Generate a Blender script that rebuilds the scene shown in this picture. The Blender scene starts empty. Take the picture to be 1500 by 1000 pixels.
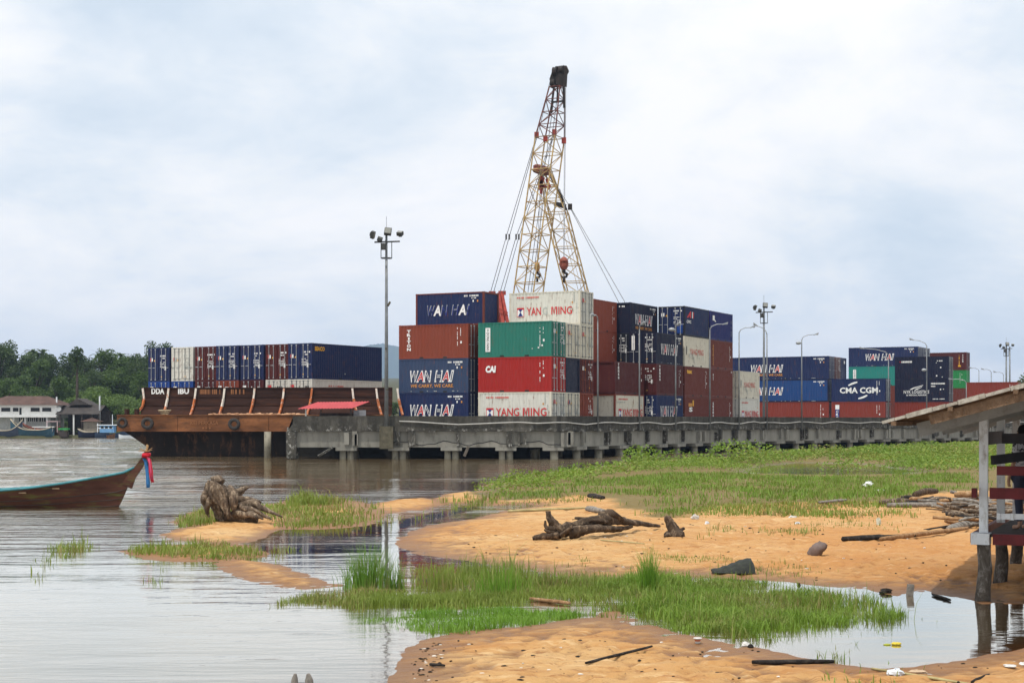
import bpy, math, random
import numpy as np
from mathutils import Vector, Matrix
R = math.radians
rnd = random.Random(11)
rng = np.random.default_rng(11)
scene = bpy.context.scene
COL = scene.collection

# ---------------------------------------------------------------- camera model (metres, camera looks along +Y)
F, HC, YH, CX = 2300.0, 2.73, 616.0, 750.0
def W(px, py, D):
    return Vector(((px-CX)*D/F, D, HC+(YH-py)*D/F))
def G0(px, py, z=0.0):
    D = (HC-z)*F/(py-YH)
    return Vector(((px-CX)*D/F, D, z))

# ---------------------------------------------------------------- helpers
class MB:
    def __init__(s):
        s.v = []; s.f = []; s.m = []
    def add(s, vs, fs, mat=0):
        n = len(s.v)
        s.v.extend([tuple(p) for p in vs])
        s.f.extend([tuple(i+n for i in f) for f in fs])
        s.m.extend([mat]*len(fs))
    def box(s, c, d, mat=0, rz=0.0, M=None):
        hx, hy, hz = d[0]/2, d[1]/2, d[2]/2
        vs = [Vector((x, y, z)) for z in (-hz, hz) for y in (-hy, hy) for x in (-hx, hx)]
        if M is None:
            M = Matrix.Rotation(rz, 4, 'Z') if rz else None
        if M is not None:
            vs = [M @ p for p in vs]
        c = Vector(c)
        s.add([p+c for p in vs], [(0,2,3,1),(4,5,7,6),(0,1,5,4),(2,6,7,3),(0,4,6,2),(1,3,7,5)], mat)
    def beam(s, a, b, w, h=None, mat=0, up=(0,0,1)):
        a, b = Vector(a), Vector(b); h = h or w
        d = (b-a)
        if d.length < 1e-6: return
        d.normalize(); u = Vector(up)
        if abs(d.dot(u)) > .98: u = Vector((0,1,0))
        r = d.cross(u).normalized(); u = r.cross(d)
        vs = []
        for p in (a, b):
            for i, j in ((-1,-1),(1,-1),(1,1),(-1,1)):
                vs.append(p + r*(i*w/2) + u*(j*h/2))
        s.add(vs, [(0,1,2,3)[::-1],(4,5,6,7),(0,1,5,4),(1,2,6,5),(2,3,7,6),(3,0,4,7)], mat)
    def tube(s, pts, rads, n=8, mat=0, rough=0.0, rr=None, cap=True):
        pts = [Vector(p) for p in pts]
        if not hasattr(rads, '__len__'): rads = [rads]*len(pts)
        vs, fs = [], []
        prev = None
        for i, p in enumerate(pts):
            t = (pts[min(i+1, len(pts)-1)] - pts[max(i-1, 0)])
            t.normalize()
            if prev is None:
                u = Vector((0,0,1)) if abs(t.z) < .9 else Vector((1,0,0))
                u = (u - t*u.dot(t)).normalized()
            else:
                u = (prev - t*prev.dot(t)).normalized()
            prev = u; w = t.cross(u)
            for k in range(n):
                a = 2*math.pi*k/n
                q = rads[i]*(1 + (rough*(rr or rnd).uniform(-1,1) if rough else 0))
                vs.append(p + u*(math.cos(a)*q) + w*(math.sin(a)*q))
        for i in range(len(pts)-1):
            for k in range(n):
                fs.append((i*n+k, i*n+(k+1)%n, (i+1)*n+(k+1)%n, (i+1)*n+k))
        if cap:
            fs.append(tuple(range(n))[::-1]); fs.append(tuple((len(pts)-1)*n+k for k in range(n)))
        s.add(vs, fs, mat)
    def lathe(s, prof, n=16, mat=0, c=(0,0,0), M=None):
        vs, fs = [], []
        for r, z in prof:
            for k in range(n):
                a = 2*math.pi*k/n
                p = Vector((r*math.cos(a), r*math.sin(a), z))
                if M is not None: p = M @ p
                vs.append(p+Vector(c))
        for i in range(len(prof)-1):
            for k in range(n):
                fs.append((i*n+k, i*n+(k+1)%n, (i+1)*n+(k+1)%n, (i+1)*n+k))
        s.add(vs, fs, mat)
    def prism(s, poly, z0, z1, mat=0):
        n = len(poly)
        vs = [(x, y, z0) for x, y in poly] + [(x, y, z1) for x, y in poly]
        fs = [tuple(range(n))[::-1], tuple(range(n, 2*n))] + [(i, (i+1)%n, n+(i+1)%n, n+i) for i in range(n)]
        s.add(vs, fs, mat)
    def blob(s, c, r, mat=0, nu=10, nv=7, rough=.12, rr=None):
        rr = rr or rnd; vs, fs = [], []
        for j in range(nv+1):
            ph = math.pi*j/nv
            for i in range(nu):
                a = 2*math.pi*i/nu; q = 1+rr.uniform(-rough, rough)
                vs.append((c[0]+r[0]*q*math.sin(ph)*math.cos(a), c[1]+r[1]*q*math.sin(ph)*math.sin(a), c[2]+r[2]*q*math.cos(ph)))
        for j in range(nv):
            for i in range(nu):
                fs.append((j*nu+i, (j+1)*nu+i, (j+1)*nu+(i+1)%nu, j*nu+(i+1)%nu))
        s.add(vs, fs, mat)
    def mesh(s, name, mats, smooth=False):
        me = bpy.data.meshes.new(name)
        me.from_pydata(s.v, [], s.f)
        for m in (mats if isinstance(mats, (list, tuple)) else [mats]): me.materials.append(m)
        if any(s.m): me.polygons.foreach_set('material_index', s.m)
        if smooth: me.polygons.foreach_set('use_smooth', [True]*len(s.f))
        me.update()
        return me
    def build(s, name, mats, parent=None, smooth=False):
        return link(name, s.mesh(name, mats, smooth), parent)
def link(name, me, parent=None):
    o = bpy.data.objects.new(name, me); COL.objects.link(o)
    if parent is not None: o.parent = parent
    return o
def tag(o, label=None, cat=None, group=None, kind=None):
    if label: o['label'] = label
    if cat: o['category'] = cat
    if group: o['group'] = group
    if kind: o['kind'] = kind
    return o
def thing(name, label, cat, loc=(0,0,0), rz=0.0, group=None):
    o = bpy.data.objects.new(name, None); COL.objects.link(o)
    o.location = loc; o.rotation_euler = (0,0,rz); o.empty_display_size = .2
    return tag(o, label, cat, group)
def copy_tree(o, parent=None):
    c = o.copy(); COL.objects.link(c)
    if parent is not None: c.parent = parent
    for ch in list(o.children): copy_tree(ch, c)
    return c
def npmesh(name, V, Fq, mats, smooth=False, attrs=None):
    """V (n,3); Fq (m,k) all faces with k corners, or list of arrays"""
    me = bpy.data.meshes.new(name)
    if not isinstance(Fq, list): Fq = [Fq]
    me.vertices.add(len(V)); me.vertices.foreach_set('co', np.asarray(V, np.float32).ravel())
    loops = np.concatenate([f.ravel() for f in Fq]).astype(np.int32)
    tot = np.concatenate([np.full(len(f), f.shape[1], np.int32) for f in Fq])
    st = np.concatenate([[0], np.cumsum(tot)[:-1]]).astype(np.int32)
    me.loops.add(len(loops)); me.loops.foreach_set('vertex_index', loops)
    me.polygons.add(len(tot)); me.polygons.foreach_set('loop_start', st); me.polygons.foreach_set('loop_total', tot)
    if smooth: me.polygons.foreach_set('use_smooth', np.ones(len(tot), bool))
    for m in (mats if isinstance(mats, (list, tuple)) else [mats]): me.materials.append(m)
    for k, a in (attrs or {}).items():
        at = me.attributes.new(k, 'FLOAT', 'POINT'); at.data.foreach_set('value', np.asarray(a, np.float32))
    me.update(calc_edges=True)
    return me

# ---------------------------------------------------------------- materials
class NT:
    def __init__(s, m): s.t = m.node_tree; s.n = s.t.nodes
    def new(s, ty, **k):
        n = s.n.new(ty)
        for a, v in k.items():
            if hasattr(n, a) and a not in ('Scale',): setattr(n, a, v)
        return n
    def ln(s, a, b): s.t.links.new(a, b)
def val(x): return tuple(x)+(1,) if len(x) == 3 else x
def mk(name):
    m = bpy.data.materials.new(name); m.use_nodes = True
    nt = m.node_tree; b = nt.nodes['Principled BSDF']
    return m, nt, b
def noise(nt, vec, scale, detail=5, rough=.6, dist=0):
    n = nt.nodes.new('ShaderNodeTexNoise'); n.inputs['Scale'].default_value = scale
    n.inputs['Detail'].default_value = detail; n.inputs['Roughness'].default_value = rough
    n.inputs['Distortion'].default_value = dist
    if vec is not None: nt.links.new(vec, n.inputs['Vector'])
    return n.outputs['Fac']
def ramp(nt, fac, stops):
    r = nt.nodes.new('ShaderNodeValToRGB'); nt.links.new(fac, r.inputs[0])
    e = r.color_ramp.elements
    while len(e) < len(stops): e.new(.5)
    for el, (p, c) in zip(e, stops):
        el.position = p; el.color = val(c) if hasattr(c, '__len__') else (c,c,c,1)
    return r.outputs[0]
def mix(nt, fac, a, b, mode='MIX'):
    n = nt.nodes.new('ShaderNodeMix'); n.data_type = 'RGBA'; n.blend_type = mode
    for i, x in ((0, fac), (6, a), (7, b)):
        if isinstance(x, bpy.types.NodeSocket): nt.links.new(x, n.inputs[i])
        else: n.inputs[i].default_value = x if i == 0 else val(x)
    return n.outputs[2]
def mth(nt, op, a, b=None, clamp=False):
    n = nt.nodes.new('ShaderNodeMath'); n.operation = op; n.use_clamp = clamp
    for i, x in ((0, a), (1, b)):
        if x is None: continue
        if isinstance(x, bpy.types.NodeSocket): nt.links.new(x, n.inputs[i])
        else: n.inputs[i].default_value = x
    return n.outputs[0]
def coords(nt, kind='Object', scale=(1,1,1), rand=False):
    t = nt.nodes.new('ShaderNodeTexCoord'); o = t.outputs[kind]
    if rand:
        oi = nt.nodes.new('ShaderNodeObjectInfo')
        a = nt.nodes.new('ShaderNodeVectorMath'); a.operation = 'ADD'
        mu = mth(nt, 'MULTIPLY', oi.outputs['Random'], 57.0)
        nt.links.new(o, a.inputs[0]); nt.links.new(mu, a.inputs[1]); o = a.outputs[0]
    mp = nt.nodes.new('ShaderNodeMapping'); mp.inputs['Scale'].default_value = scale
    nt.links.new(o, mp.inputs['Vector'])
    return mp.outputs[0]
def bump(nt, h, strength, dist, b):
    n = nt.nodes.new('ShaderNodeBump'); n.inputs['Strength'].default_value = strength
    n.inputs['Distance'].default_value = dist; nt.links.new(h, n.inputs['Height'])
    nt.links.new(n.outputs[0], b.inputs['Normal']); return n
MATS = {}
def plain(name, rgb, rough=.6, metal=0, var=.25, scale=3.0, dirt=None, damt=.4, bmp=0, stretch=(1,1,1), rand=True):
    """surface colour with blotchy variation and optional dirt"""
    if name in MATS: return MATS[name]
    m, nt, b = mk(name)
    v = coords(nt, 'Object', stretch, rand)
    n1 = noise(nt, v, scale, 6, .65)
    lo = tuple(c*(1-var) for c in rgb); hi = tuple(min(1, c*(1+var)) for c in rgb)
    c = ramp(nt, n1, [(.3, lo), (.7, hi)])
    if dirt is not None:
        n2 = noise(nt, v, scale*2.3, 7, .7)
        f = ramp(nt, n2, [(.52, 0), (.68, damt)])
        c = mix(nt, f, c, dirt)
    nt.links.new(c, b.inputs['Base Color'])
    b.inputs['Roughness'].default_value = rough; b.inputs['Metallic'].default_value = metal; b.inputs['Specular IOR Level'].default_value = .2
    if bmp:
        bump(nt, noise(nt, v, scale*4, 6, .7), .6, bmp, b)
    MATS[name] = m
    return m
RUST = (.16, .055, .022)
def paint(name, rgb, rust=.5, fade=.35, rough=.5):
    """container steel paint: sun-faded blotches, vertical run-off streaks, rust specks"""
    if name in MATS: return MATS[name]
    m, nt, b = mk(name)
    v = coords(nt, 'Object', (1,1,1), True)
    vs = coords(nt, 'Object', (5,5,.5), True)
    g = tuple(c*.55+.06 for c in rgb)
    c = mix(nt, ramp(nt, noise(nt, v, .8, 5, .6), [(.35, 0), (.7, fade)]), rgb, g)
    c = mix(nt, ramp(nt, noise(nt, vs, 1.0, 5, .7), [(.46, 0), (.72, fade*1.6)]), c, tuple(x*.45+.008 for x in rgb))
    rs = mth(nt, 'MULTIPLY', ramp(nt, noise(nt, vs, 1.7, 7, .75), [(.53, 0), (.64, 1)]), ramp(nt, noise(nt, v, 2.1, 4, .6), [(.46, 0), (.60, rust*1.3)]))
    c = mix(nt, rs, c, RUST)
    nt.links.new(c, b.inputs['Base Color'])
    nt.links.new(ramp(nt, noise(nt, v, 3, 4), [(.3, rough-.1), (.7, rough+.15)]), b.inputs['Roughness'])
    b.inputs['Specular IOR Level'].default_value = .12
    bump(nt, noise(nt, v, 2.0, 3), .3, .05, b)
    MATS[name] = m
    return m

# ---------------------------------------------------------------- camera, world, sun
cam_d = bpy.data.cameras.new('camera'); cam = bpy.data.objects.new('camera', cam_d); COL.objects.link(cam)
cam.location = (0, 0, HC); cam.rotation_euler = (R(90), 0, 0)
cam_d.sensor_width = 36; cam_d.lens = F/1500*36; cam_d.shift_y = 116/1500
cam_d.clip_start = .5; cam_d.clip_end = 20000
scene.camera = cam
SUN_EL, SUN_AZ = 66.0, 218.0      # azimuth clockwise from +Y: behind the camera, to the left
d = Vector((math.sin(R(SUN_AZ))*math.cos(R(SUN_EL)), math.cos(R(SUN_AZ))*math.cos(R(SUN_EL)), math.sin(R(SUN_EL))))
sd = bpy.data.lights.new('sun', 'SUN'); sun = bpy.data.objects.new('sun', sd); COL.objects.link(sun)
sd.energy = 3.3; sd.angle = R(1.2); sd.color = (1, .955, .88)
sun.rotation_euler = d.to_track_quat('Z', 'Y').to_euler(); sun.location = d*200
w = bpy.data.worlds.new('World'); scene.world = w; w.use_nodes = True
nt = w.node_tree; bg = nt.nodes['Background']; bg.inputs['Strength'].default_value = .1
sky = nt.nodes.new('ShaderNodeTexSky'); sky.sky_type = 'NISHITA'; sky.sun_disc = False
sky.sun_elevation = R(SUN_EL); sky.sun_rotation = R(SUN_AZ); sky.air_density = 1.0; sky.dust_density = 2.0
tc = nt.nodes.new('ShaderNodeTexCoord')
sep = nt.nodes.new('ShaderNodeSeparateXYZ'); nt.links.new(tc.outputs['Generated'], sep.inputs[0])
zz = mth(nt, 'ADD', mth(nt, 'MAXIMUM', sep.outputs[2], 0.0), .34)
cmb = nt.nodes.new('ShaderNodeCombineXYZ')
nt.links.new(mth(nt, 'DIVIDE', sep.outputs[0], zz), cmb.inputs[0]); nt.links.new(mth(nt, 'DIVIDE', sep.outputs[1], zz), cmb.inputs[1])
cv = nt.nodes.new('ShaderNodeMapping'); cv.inputs['Location'].default_value = (2.3, 4.15, .7); nt.links.new(cmb.outputs[0], cv.inputs[0])
n1 = noise(nt, cv.outputs[0], 1.9, 9, .55, .4)
n2 = noise(nt, cv.outputs[0], 6.0, 8, .6, .4)
sumn = mth(nt, 'ADD', mth(nt, 'MULTIPLY', n1, .78), mth(nt, 'MULTIPLY', n2, .22))
cover = ramp(nt, sumn, [(.34, .88), (.58, 1.0)])
body = ramp(nt, sumn, [(.36, (7.7, 8.7, 9.7)), (.44, (8.8, 9.5, 10.2)), (.50, (9.9, 10.2, 10.5)), (.60, (11.0, 10.9, 10.9))])
hi_ = ramp(nt, sep.outputs[2], [(.12, 1.0), (.75, 1.0)]); up_ = mth(nt, 'ADD', 1.0, mth(nt, 'MULTIPLY', mth(nt, 'SUBTRACT', sep.outputs[2], .22, True), .35))
vm = nt.nodes.new('ShaderNodeVectorMath'); vm.operation = 'SCALE'; nt.links.new(mix(nt, cover, sky.outputs[0], body), vm.inputs[0]); nt.links.new(up_, vm.inputs['Scale'])
nt.links.new(vm.outputs[0], bg.inputs['Color'])
vs_ = scene.view_settings; vs_.view_transform = 'Standard'; vs_.look = 'None'; vs_.exposure = 0; vs_.gamma = 1; vs_.use_curve_mapping = False
scene.cycles.use_denoising = True
scene.cycles.volume_bounces = 0; scene.cycles.max_bounces = 8; scene.cycles.transparent_max_bounces = 12
HAZE = True
# ---------------------------------------------------------------- terrain
def gp(poly):   # outline on the ground, metres
    return np.array([[G0(x, y)[0], G0(x, y)[1]] for x, y in poly])
def inside(P, X, Y):
    r = np.zeros(X.shape, bool); n = len(P)
    for i in range(n):
        x0, y0 = P[i]; x1, y1 = P[(i+1) % n]
        c = (y0 > Y) != (y1 > Y)
        with np.errstate(divide='ignore', invalid='ignore'):
            r ^= c & (X < (x1-x0)*(Y-y0)/(y1-y0+1e-12)+x0)
    return r
def sdist(P, X, Y):
    d = np.full(X.shape, 1e9); n = len(P)
    for i in range(n):
        a, b = P[i], P[(i+1) % n]; e = b-a; L = (e**2).sum()+1e-12
        t = np.clip(((X-a[0])*e[0]+(Y-a[1])*e[1])/L, 0, 1)
        d = np.minimum(d, np.hypot(X-a[0]-t*e[0], Y-a[1]-t*e[1]))
    return np.where(inside(P, X, Y), d, -d)
_lat = rng.random((8, 256, 256))
def vn(x, y, sc, k=0):
    x = np.asarray(x)*sc+1000; y = np.asarray(y)*sc+1000
    i = np.floor(x).astype(int); j = np.floor(y).astype(int); u = x-i; v = y-j
    u = u*u*(3-2*u); v = v*v*(3-2*v); L = _lat[k % 8]
    g = lambda a, b: L[(i+a) % 256, (j+b) % 256]
    return (g(0,0)*(1-u)+g(1,0)*u)*(1-v)+(g(0,1)*(1-u)+g(1,1)*u)*v
def fbm(x, y, sc, k=0, o=4):
    r = 0; a = .5
    for q in range(o): r = r+a*vn(x, y, sc*2**q, k+q); a *= .5
    return r
MAIN = [(586,800),(590,787),(612,774),(650,766),(700,757),(740,748),(790,741),(770,738),(712,741),(700,732),(692,724),(705,712),(745,703),(800,694),(850,686),(905,679),(960,674),(1060,669),(1150,664),(1250,659),(1440,652),(1900,652),(2400,720),(2400,900),(1700,890),(1500,884),(1440,884),(1400,874),(1345,866),(1312,872),(1270,862),(1200,858),(1150,852),(1100,850),(1040,846),(980,850),(900,850),(830,845),(780,835),(720,826),(650,816),(605,810)]
POOL = [(1105,690),(1130,683),(1180,678),(1240,679),(1290,684),(1335,690),(1300,696),(1200,697),(1130,696)]
LOW = [(560,1020),(580,985),(592,955),(612,938),(650,926),(720,920),(800,912),(870,902),(895,893),(925,905),(980,925),(1050,938),(1120,950),(1180,962),(1240,972),(1290,978),(1340,978),(1400,968),(1450,958),(1500,948),(1700,930),(2400,1000),(2400,1800),(300,1800)]
WETA = [(403,880),(430,868),(500,862),(600,858),(700,850),(800,846),(900,848),(1000,846),(1100,852),(1200,866),(1290,880),(1325,905),(1290,912),(1200,930),(1120,940),(1060,937),(985,925),(930,905),(895,896),(870,886),(790,882),(700,893),(600,894),(500,893),(430,888)]
WETB = [(525,908),(600,896),(690,889),(760,888),(800,896),(895,893),(870,903),(760,924),(700,930),(610,935),(560,922)]
S1 = [(246,785),(270,774),(300,765),(335,760),(390,759),(420,762),(405,776),(384,784),(345,796),(300,795),(264,790)]
S2 = [(327,823),(360,821),(405,830),(450,849),(485,858),(450,861),(405,856),(360,846),(345,837)]
GS = [(188,807),(230,800),(290,796),(345,797),(384,808),(384,814),(330,822),(280,822),(222,819)]
B1 = [(455,748),(490,744),(533,746),(525,753),(470,754)]
B2 = [(540,742),(580,732),(620,730),(650,737),(620,746),(570,750)]
B3 = [(640,729),(670,722),(702,721),(706,732),(680,737),(650,737)]
G4 = [(255,765),(290,750),(330,745),(400,738),(440,730),(480,728),(540,738),(560,752),(540,768),(470,775),(415,775),(400,765),(330,758),(290,770)]
LAND = [(gp(MAIN), .16, .07), (gp(LOW), .10, .08), (gp(WETA), .012, .05), (gp(WETB), .014, .06), (gp(S1), .11, .14), (gp(S2), .09, .14),
        (gp(GS), .04, .08), (gp(B1), .12, .14), (gp(B2), .16, .16), (gp(B3), .16, .16), (gp(G4), .03, .04)]
_pool = gp(POOL)
BANKY = 241.0
ISL0 = [(403,881),(430,870),(500,864),(600,860),(680,857),(760,851),(880,850),(895,882),(800,879),(700,890),(600,891),(500,890),(430,887)]
RGT0 = [(895,887),(880,870),(800,868),(790,851),(900,848),(1000,846),(1100,853),(1200,868),(1290,882),(1330,906),(1290,911),(1200,927),(1120,937),(1060,933),(985,921),(930,902)]
def height(X, Y):
    X = np.asarray(X, float); Y = np.asarray(Y, float)
    wob = (fbm(X, Y, .9, 2)-.47)*1.0*np.clip(Y/60, .35, 3)
    h = np.full(X.shape, -1.2)
    for q_, (P, hm, sl) in enumerate(LAND):
        x0, y0 = P.min(0)-14; x1, y1 = P.max(0)+14
        k = (X > x0) & (X < x1) & (Y > y0) & (Y < y1)
        if not k.any(): continue
        d = sdist(P, X[k], Y[k])+wob[k]*.5+(fbm(X[k], Y[k], 2.8, 6)-.47)*.5*np.clip(Y[k]/40, .4, 2)+(.15 if q_ > 3 else 0)
        hh = np.where(d > 0, hm*(1-np.exp(-d*sl/hm)), np.maximum(d*.07, -1.2))
        if q_ in (2, 3): hh = np.minimum(hh, .012)-.028
        h[k] = np.maximum(h[k], hh)
    d = sdist(_pool, X, Y)
    h = np.where(d > -2, np.minimum(h, -.05*(d+.6)), h)
    dry = np.clip(h/.08, 0, 1)
    h = h + dry*((fbm(X, Y, .55, 1)-.47)*.10 + ((fbm(X, Y, 2.6, 4)-.47)*.07+(fbm(X*.6, Y*1.4, 5.5, 2)-.47)*.05-.08*np.clip(1-np.abs(fbm(X, Y, 3.1, 7)-.5)*12, 0, 1)-.05*np.clip((vn(X, Y, 3.6, 3)-.78)*8, 0, 1))*np.clip(30/Y, .3, 1))
    # the far bank, rising to a wooded hill
    b = Y-BANKY-(fbm(X, Y, .05, 5)-.5)*4
    hb = np.where(b > 0, .5*(1-np.exp(-b*.8)) + np.clip((b-18)/60, 0, 1)**1.3*6.2 + np.clip(b-90, 0, 4e3)*.03, -1.2)
    far = (Y > 225) & (X < 60)
    return np.where(far, np.maximum(h, hb), h)
def ground(px, py):
    z = 0.0
    for _ in range(5):
        p = G0(px, py, z); z = max(0.0, float(height(np.array([p.x]), np.array([p.y]))[0]))
    return Vector((p.x, p.y, z))
def gz(x, y): return float(height(np.array([x]), np.array([y]))[0])

def grid(xs, ys):
    XX, YY = np.meshgrid(xs, ys); nx, ny = len(xs), len(ys)
    i = np.arange(nx*ny).reshape(ny, nx)
    q = np.stack([i[:-1,:-1], i[:-1,1:], i[1:,1:], i[1:,:-1]], -1).reshape(-1, 4)
    return XX.ravel(), YY.ravel(), q
xs = np.concatenate([[-6000,-1500,-400,-200], np.arange(-120,-26,2.0), np.arange(-26,24,.11), np.arange(24,70,1.2), np.arange(72,160,8), [200,400,1500,6000]])
ys = [5.0]
while ys[-1] < 112: ys.append(ys[-1]*1.0052+.01)
while ys[-1] < 360: ys.append(ys[-1]*1.012)
ys = np.array(ys+[420,520,700,1000,2000,6000,12000])
X, Y, Q = grid(xs, ys)
H = height(X, Y)
H = np.where((np.abs(X) > 1000) & (Y < 230), -1.2, H)

m, nt, b = mk('sand')
v = coords(nt)
big = noise(nt, v, .22, 5, .6); mid = noise(nt, v, 1.7, 7, .68); fine = noise(nt, v, 22, 4, .75)
c = ramp(nt, big, [(.34, (.465,.24,.082)), (.52, (.51,.30,.122)), (.66, (.55,.36,.17))])
c = mix(nt, ramp(nt, mid, [(.47, 0), (.72, .6)]), c, (.46,.21,.06))
vx = coords(nt, 'Object', (.45, 1.3, 1))
c = mix(nt, ramp(nt, noise(nt, vx, 4.5, 7, .75), [(.56, 0), (.66, .75)]), c, (.27,.115,.038))
c = mix(nt, ramp(nt, noise(nt, vx, 1.3, 6, .7), [(.52, 0), (.64, .5)]), c, (.36,.155,.045))
c = mix(nt, ramp(nt, noise(nt, v, 11, 3, .8), [(.635, 0), (.68, .8)]), c, (.16,.085,.04))
c = mix(nt, ramp(nt, fine, [(.62, 0), (.74, .5)]), c, (.70,.52,.30))
geo = nt.nodes.new('ShaderNodeNewGeometry'); sp = nt.nodes.new('ShaderNodeSeparateXYZ'); nt.links.new(geo.outputs['Position'], sp.inputs[0])
zz = mth(nt, 'ADD', sp.outputs[2], mth(nt, 'MULTIPLY', mth(nt, 'SUBTRACT', mid, .5), .06))
vy = coords(nt, 'Object', (.8, 2.3, 1))
c = mix(nt, ramp(nt, noise(nt, vy, 3.1, 7, .72, .4), [(.565, 0), (.615, .75)]), c, (.30,.135,.048))
c = mix(nt, ramp(nt, noise(nt, vy, 1.9, 6, .7, .2), [(.56, 0), (.64, .6)]), c, (.66,.46,.24))
redz = mth(nt, 'MULTIPLY', ramp(nt, mth(nt, 'ADD', mth(nt, 'MULTIPLY', sp.outputs[0], .06), mth(nt, 'MULTIPLY', mid, .5)), [(.38, 0), (.75, 1)]), ramp(nt, mth(nt, 'DIVIDE', sp.outputs[1], 100.0), [(.30, 1), (.42, .25)]))
c = mix(nt, mth(nt, 'MULTIPLY', redz, .5), c, mix(nt, big, (.42,.17,.05), (.50,.235,.08)))
wet = ramp(nt, mth(nt, 'MULTIPLY', zz, 10.0), [(.02, 1), (.24, .75), (.55, 0)])
c = mix(nt, mth(nt, 'MULTIPLY', wet, .88), c, mix(nt, big, (.20,.085,.03), (.16,.08,.035)))
# silt and soil on the river bed and under the far woods
bed = ramp(nt, mth(nt, 'ADD', mth(nt, 'MULTIPLY', sp.outputs[2], -3.0), .0), [(.1, 0), (.7, 1)])
c = mix(nt, bed, c, (.07,.05,.03))
fary = ramp(nt, mth(nt, 'DIVIDE', sp.outputs[1], 300.0), [(.72, 0), (.76, 1)])
c = mix(nt, fary, c, (.06,.06,.025))
sa = nt.nodes.new('ShaderNodeAttribute'); sa.attribute_name = 'soil'
c = mix(nt, mth(nt, 'MULTIPLY', sa.outputs['Fac'], .85), c, mix(nt, mid, (.10,.085,.03), (.15,.13,.05)))
nt.links.new(c, b.inputs['Base Color'])
nt.links.new(ramp(nt, wet, [(0, .95), (1, .5)]), b.inputs['Roughness'])
b.inputs['Specular IOR Level'].default_value = .25
vor = nt.nodes.new('ShaderNodeTexVoronoi'); vor.inputs['Scale'].default_value = 2.3; vor.inputs['Randomness'].default_value = 1
nt.links.new(vx, vor.inputs['Vector'])
dent = mth(nt, 'MULTIPLY', ramp(nt, vor.outputs['Distance'], [(.05, 0), (.28, 1)]), ramp(nt, noise(nt, v, .8, 3), [(.45, .0), (.6, .35)]))
hgt = mth(nt, 'ADD', mth(nt, 'ADD', mth(nt, 'MULTIPLY', noise(nt, v, 3.2, 8, .72), 1.0), mth(nt, 'MULTIPLY', noise(nt, v, 14, 5, .7), .35)), dent)
bump(nt, hgt, .8, .10, b)
SAND = m
SOIL = [gp(p_) for p_ in ([(690,728),(700,714),(760,702),(850,684),(960,672),(1150,662),(1450,650),(1900,650),(1900,720),(1440,724),(1360,728),(1310,741),(1180,743),(1080,745),(1000,765),(960,765),(905,750),(900,737),(850,730),(760,736)], RGT0, ISL0)]
soil = np.zeros(X.shape)
for p_ in SOIL: soil = np.maximum(soil, np.clip((sdist(p_, X, Y)+(fbm(X, Y, .8, 2)-.5)*1.5)/.5+.3, 0, 1))
g = link('ground', npmesh('ground', np.stack([X, Y, H], 1), Q, SAND, True, {'soil': soil})); tag(g, kind='structure')

# ---------------------------------------------------------------- water
xs2 = np.concatenate([[-6000,-800,-250,-140], np.arange(-100,-24,1.0), np.arange(-24,22,.25), np.arange(22,60,2.0), [100,300,900,6000]])
ys2 = [5.0]
while ys2[-1] < 112: ys2.append(ys2[-1]*1.012+.02)
ys2 = np.array(ys2+list(np.arange(ys2[-1]+.9, 246, .9))+[250,300,600,12000])
X2, Y2, Q2 = grid(xs2, ys2)
dep = np.clip(-height(X2, Y2), 0, 1.2)
POND = gp([(330,800),(400,775),(560,765),(700,735),(706,745),(600,775),(592,800),(640,820),(760,840),(800,850),(600,862),(485,862),(440,845)])
PUD = gp([(1100,850),(1500,880),(1900,900),(1900,960),(1500,955),(1290,985),(1060,940),(1250,905)])
calm = np.maximum(np.clip(sdist(POND, X2, Y2)/1.5+.8, 0, 1), np.clip(sdist(PUD, X2, Y2)/.8+.8, 0, 1))
near = np.clip((60-Y2)/30, 0, 1)*.955
calm = np.maximum(calm, near)
calm = np.maximum(calm, np.clip(sdist(_pool, X2, Y2)/3+1, 0, 1)*.97)
SHEL = gp([(238,664),(850,664),(720,748),(560,770),(300,785),(262,760),(235,700)])
calm = np.maximum(calm, np.clip(sdist(SHEL, X2, Y2)/14+.5, 0, 1)*.92)
calm = np.maximum(calm, np.clip(1-dep/.25, 0, .8))
m = bpy.data.materials.new('river_water'); m.use_nodes = True; nt = m.node_tree; nt.nodes.clear()
out = nt.nodes.new('ShaderNodeOutputMaterial')
at = nt.nodes.new('ShaderNodeAttribute'); at.attribute_name = 'calm'
ad = nt.nodes.new('ShaderNodeAttribute'); ad.attribute_name = 'depth'
v1 = coords(nt, 'Object', (.30, 1.0, 1)); v2 = coords(nt, 'Object', (.7, 2.2, 1)); v3 = coords(nt, 'Object', (.05, .13, 1))
hh = mth(nt, 'ADD', mth(nt, 'MULTIPLY', noise(nt, v1, 1.15, 3, .5, .8), 1.1), mth(nt, 'MULTIPLY', noise(nt, v2, 3.0, 4, .6, .3), .22))
v4 = coords(nt, 'Object', (.10, .42, 1))
hh = mth(nt, 'ADD', hh, mth(nt, 'MULTIPLY', noise(nt, v4, 1.0, 5, .62, .6), 2.6))
gust = ramp(nt, noise(nt, v3, 1.0, 3, .5), [(.35, .35), (.65, 1.0)])
st = mth(nt, 'MULTIPLY', mth(nt, 'MULTIPLY', gust, mth(nt, 'SUBTRACT', 1.03, at.outputs['Fac'])), 1.0)
bp = nt.nodes.new('ShaderNodeBump'); bp.inputs['Distance'].default_value = .24
nt.links.new(hh, bp.inputs['Height']); nt.links.new(st, bp.inputs['Strength'])
dif = nt.nodes.new('ShaderNodeBsdfDiffuse')
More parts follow.
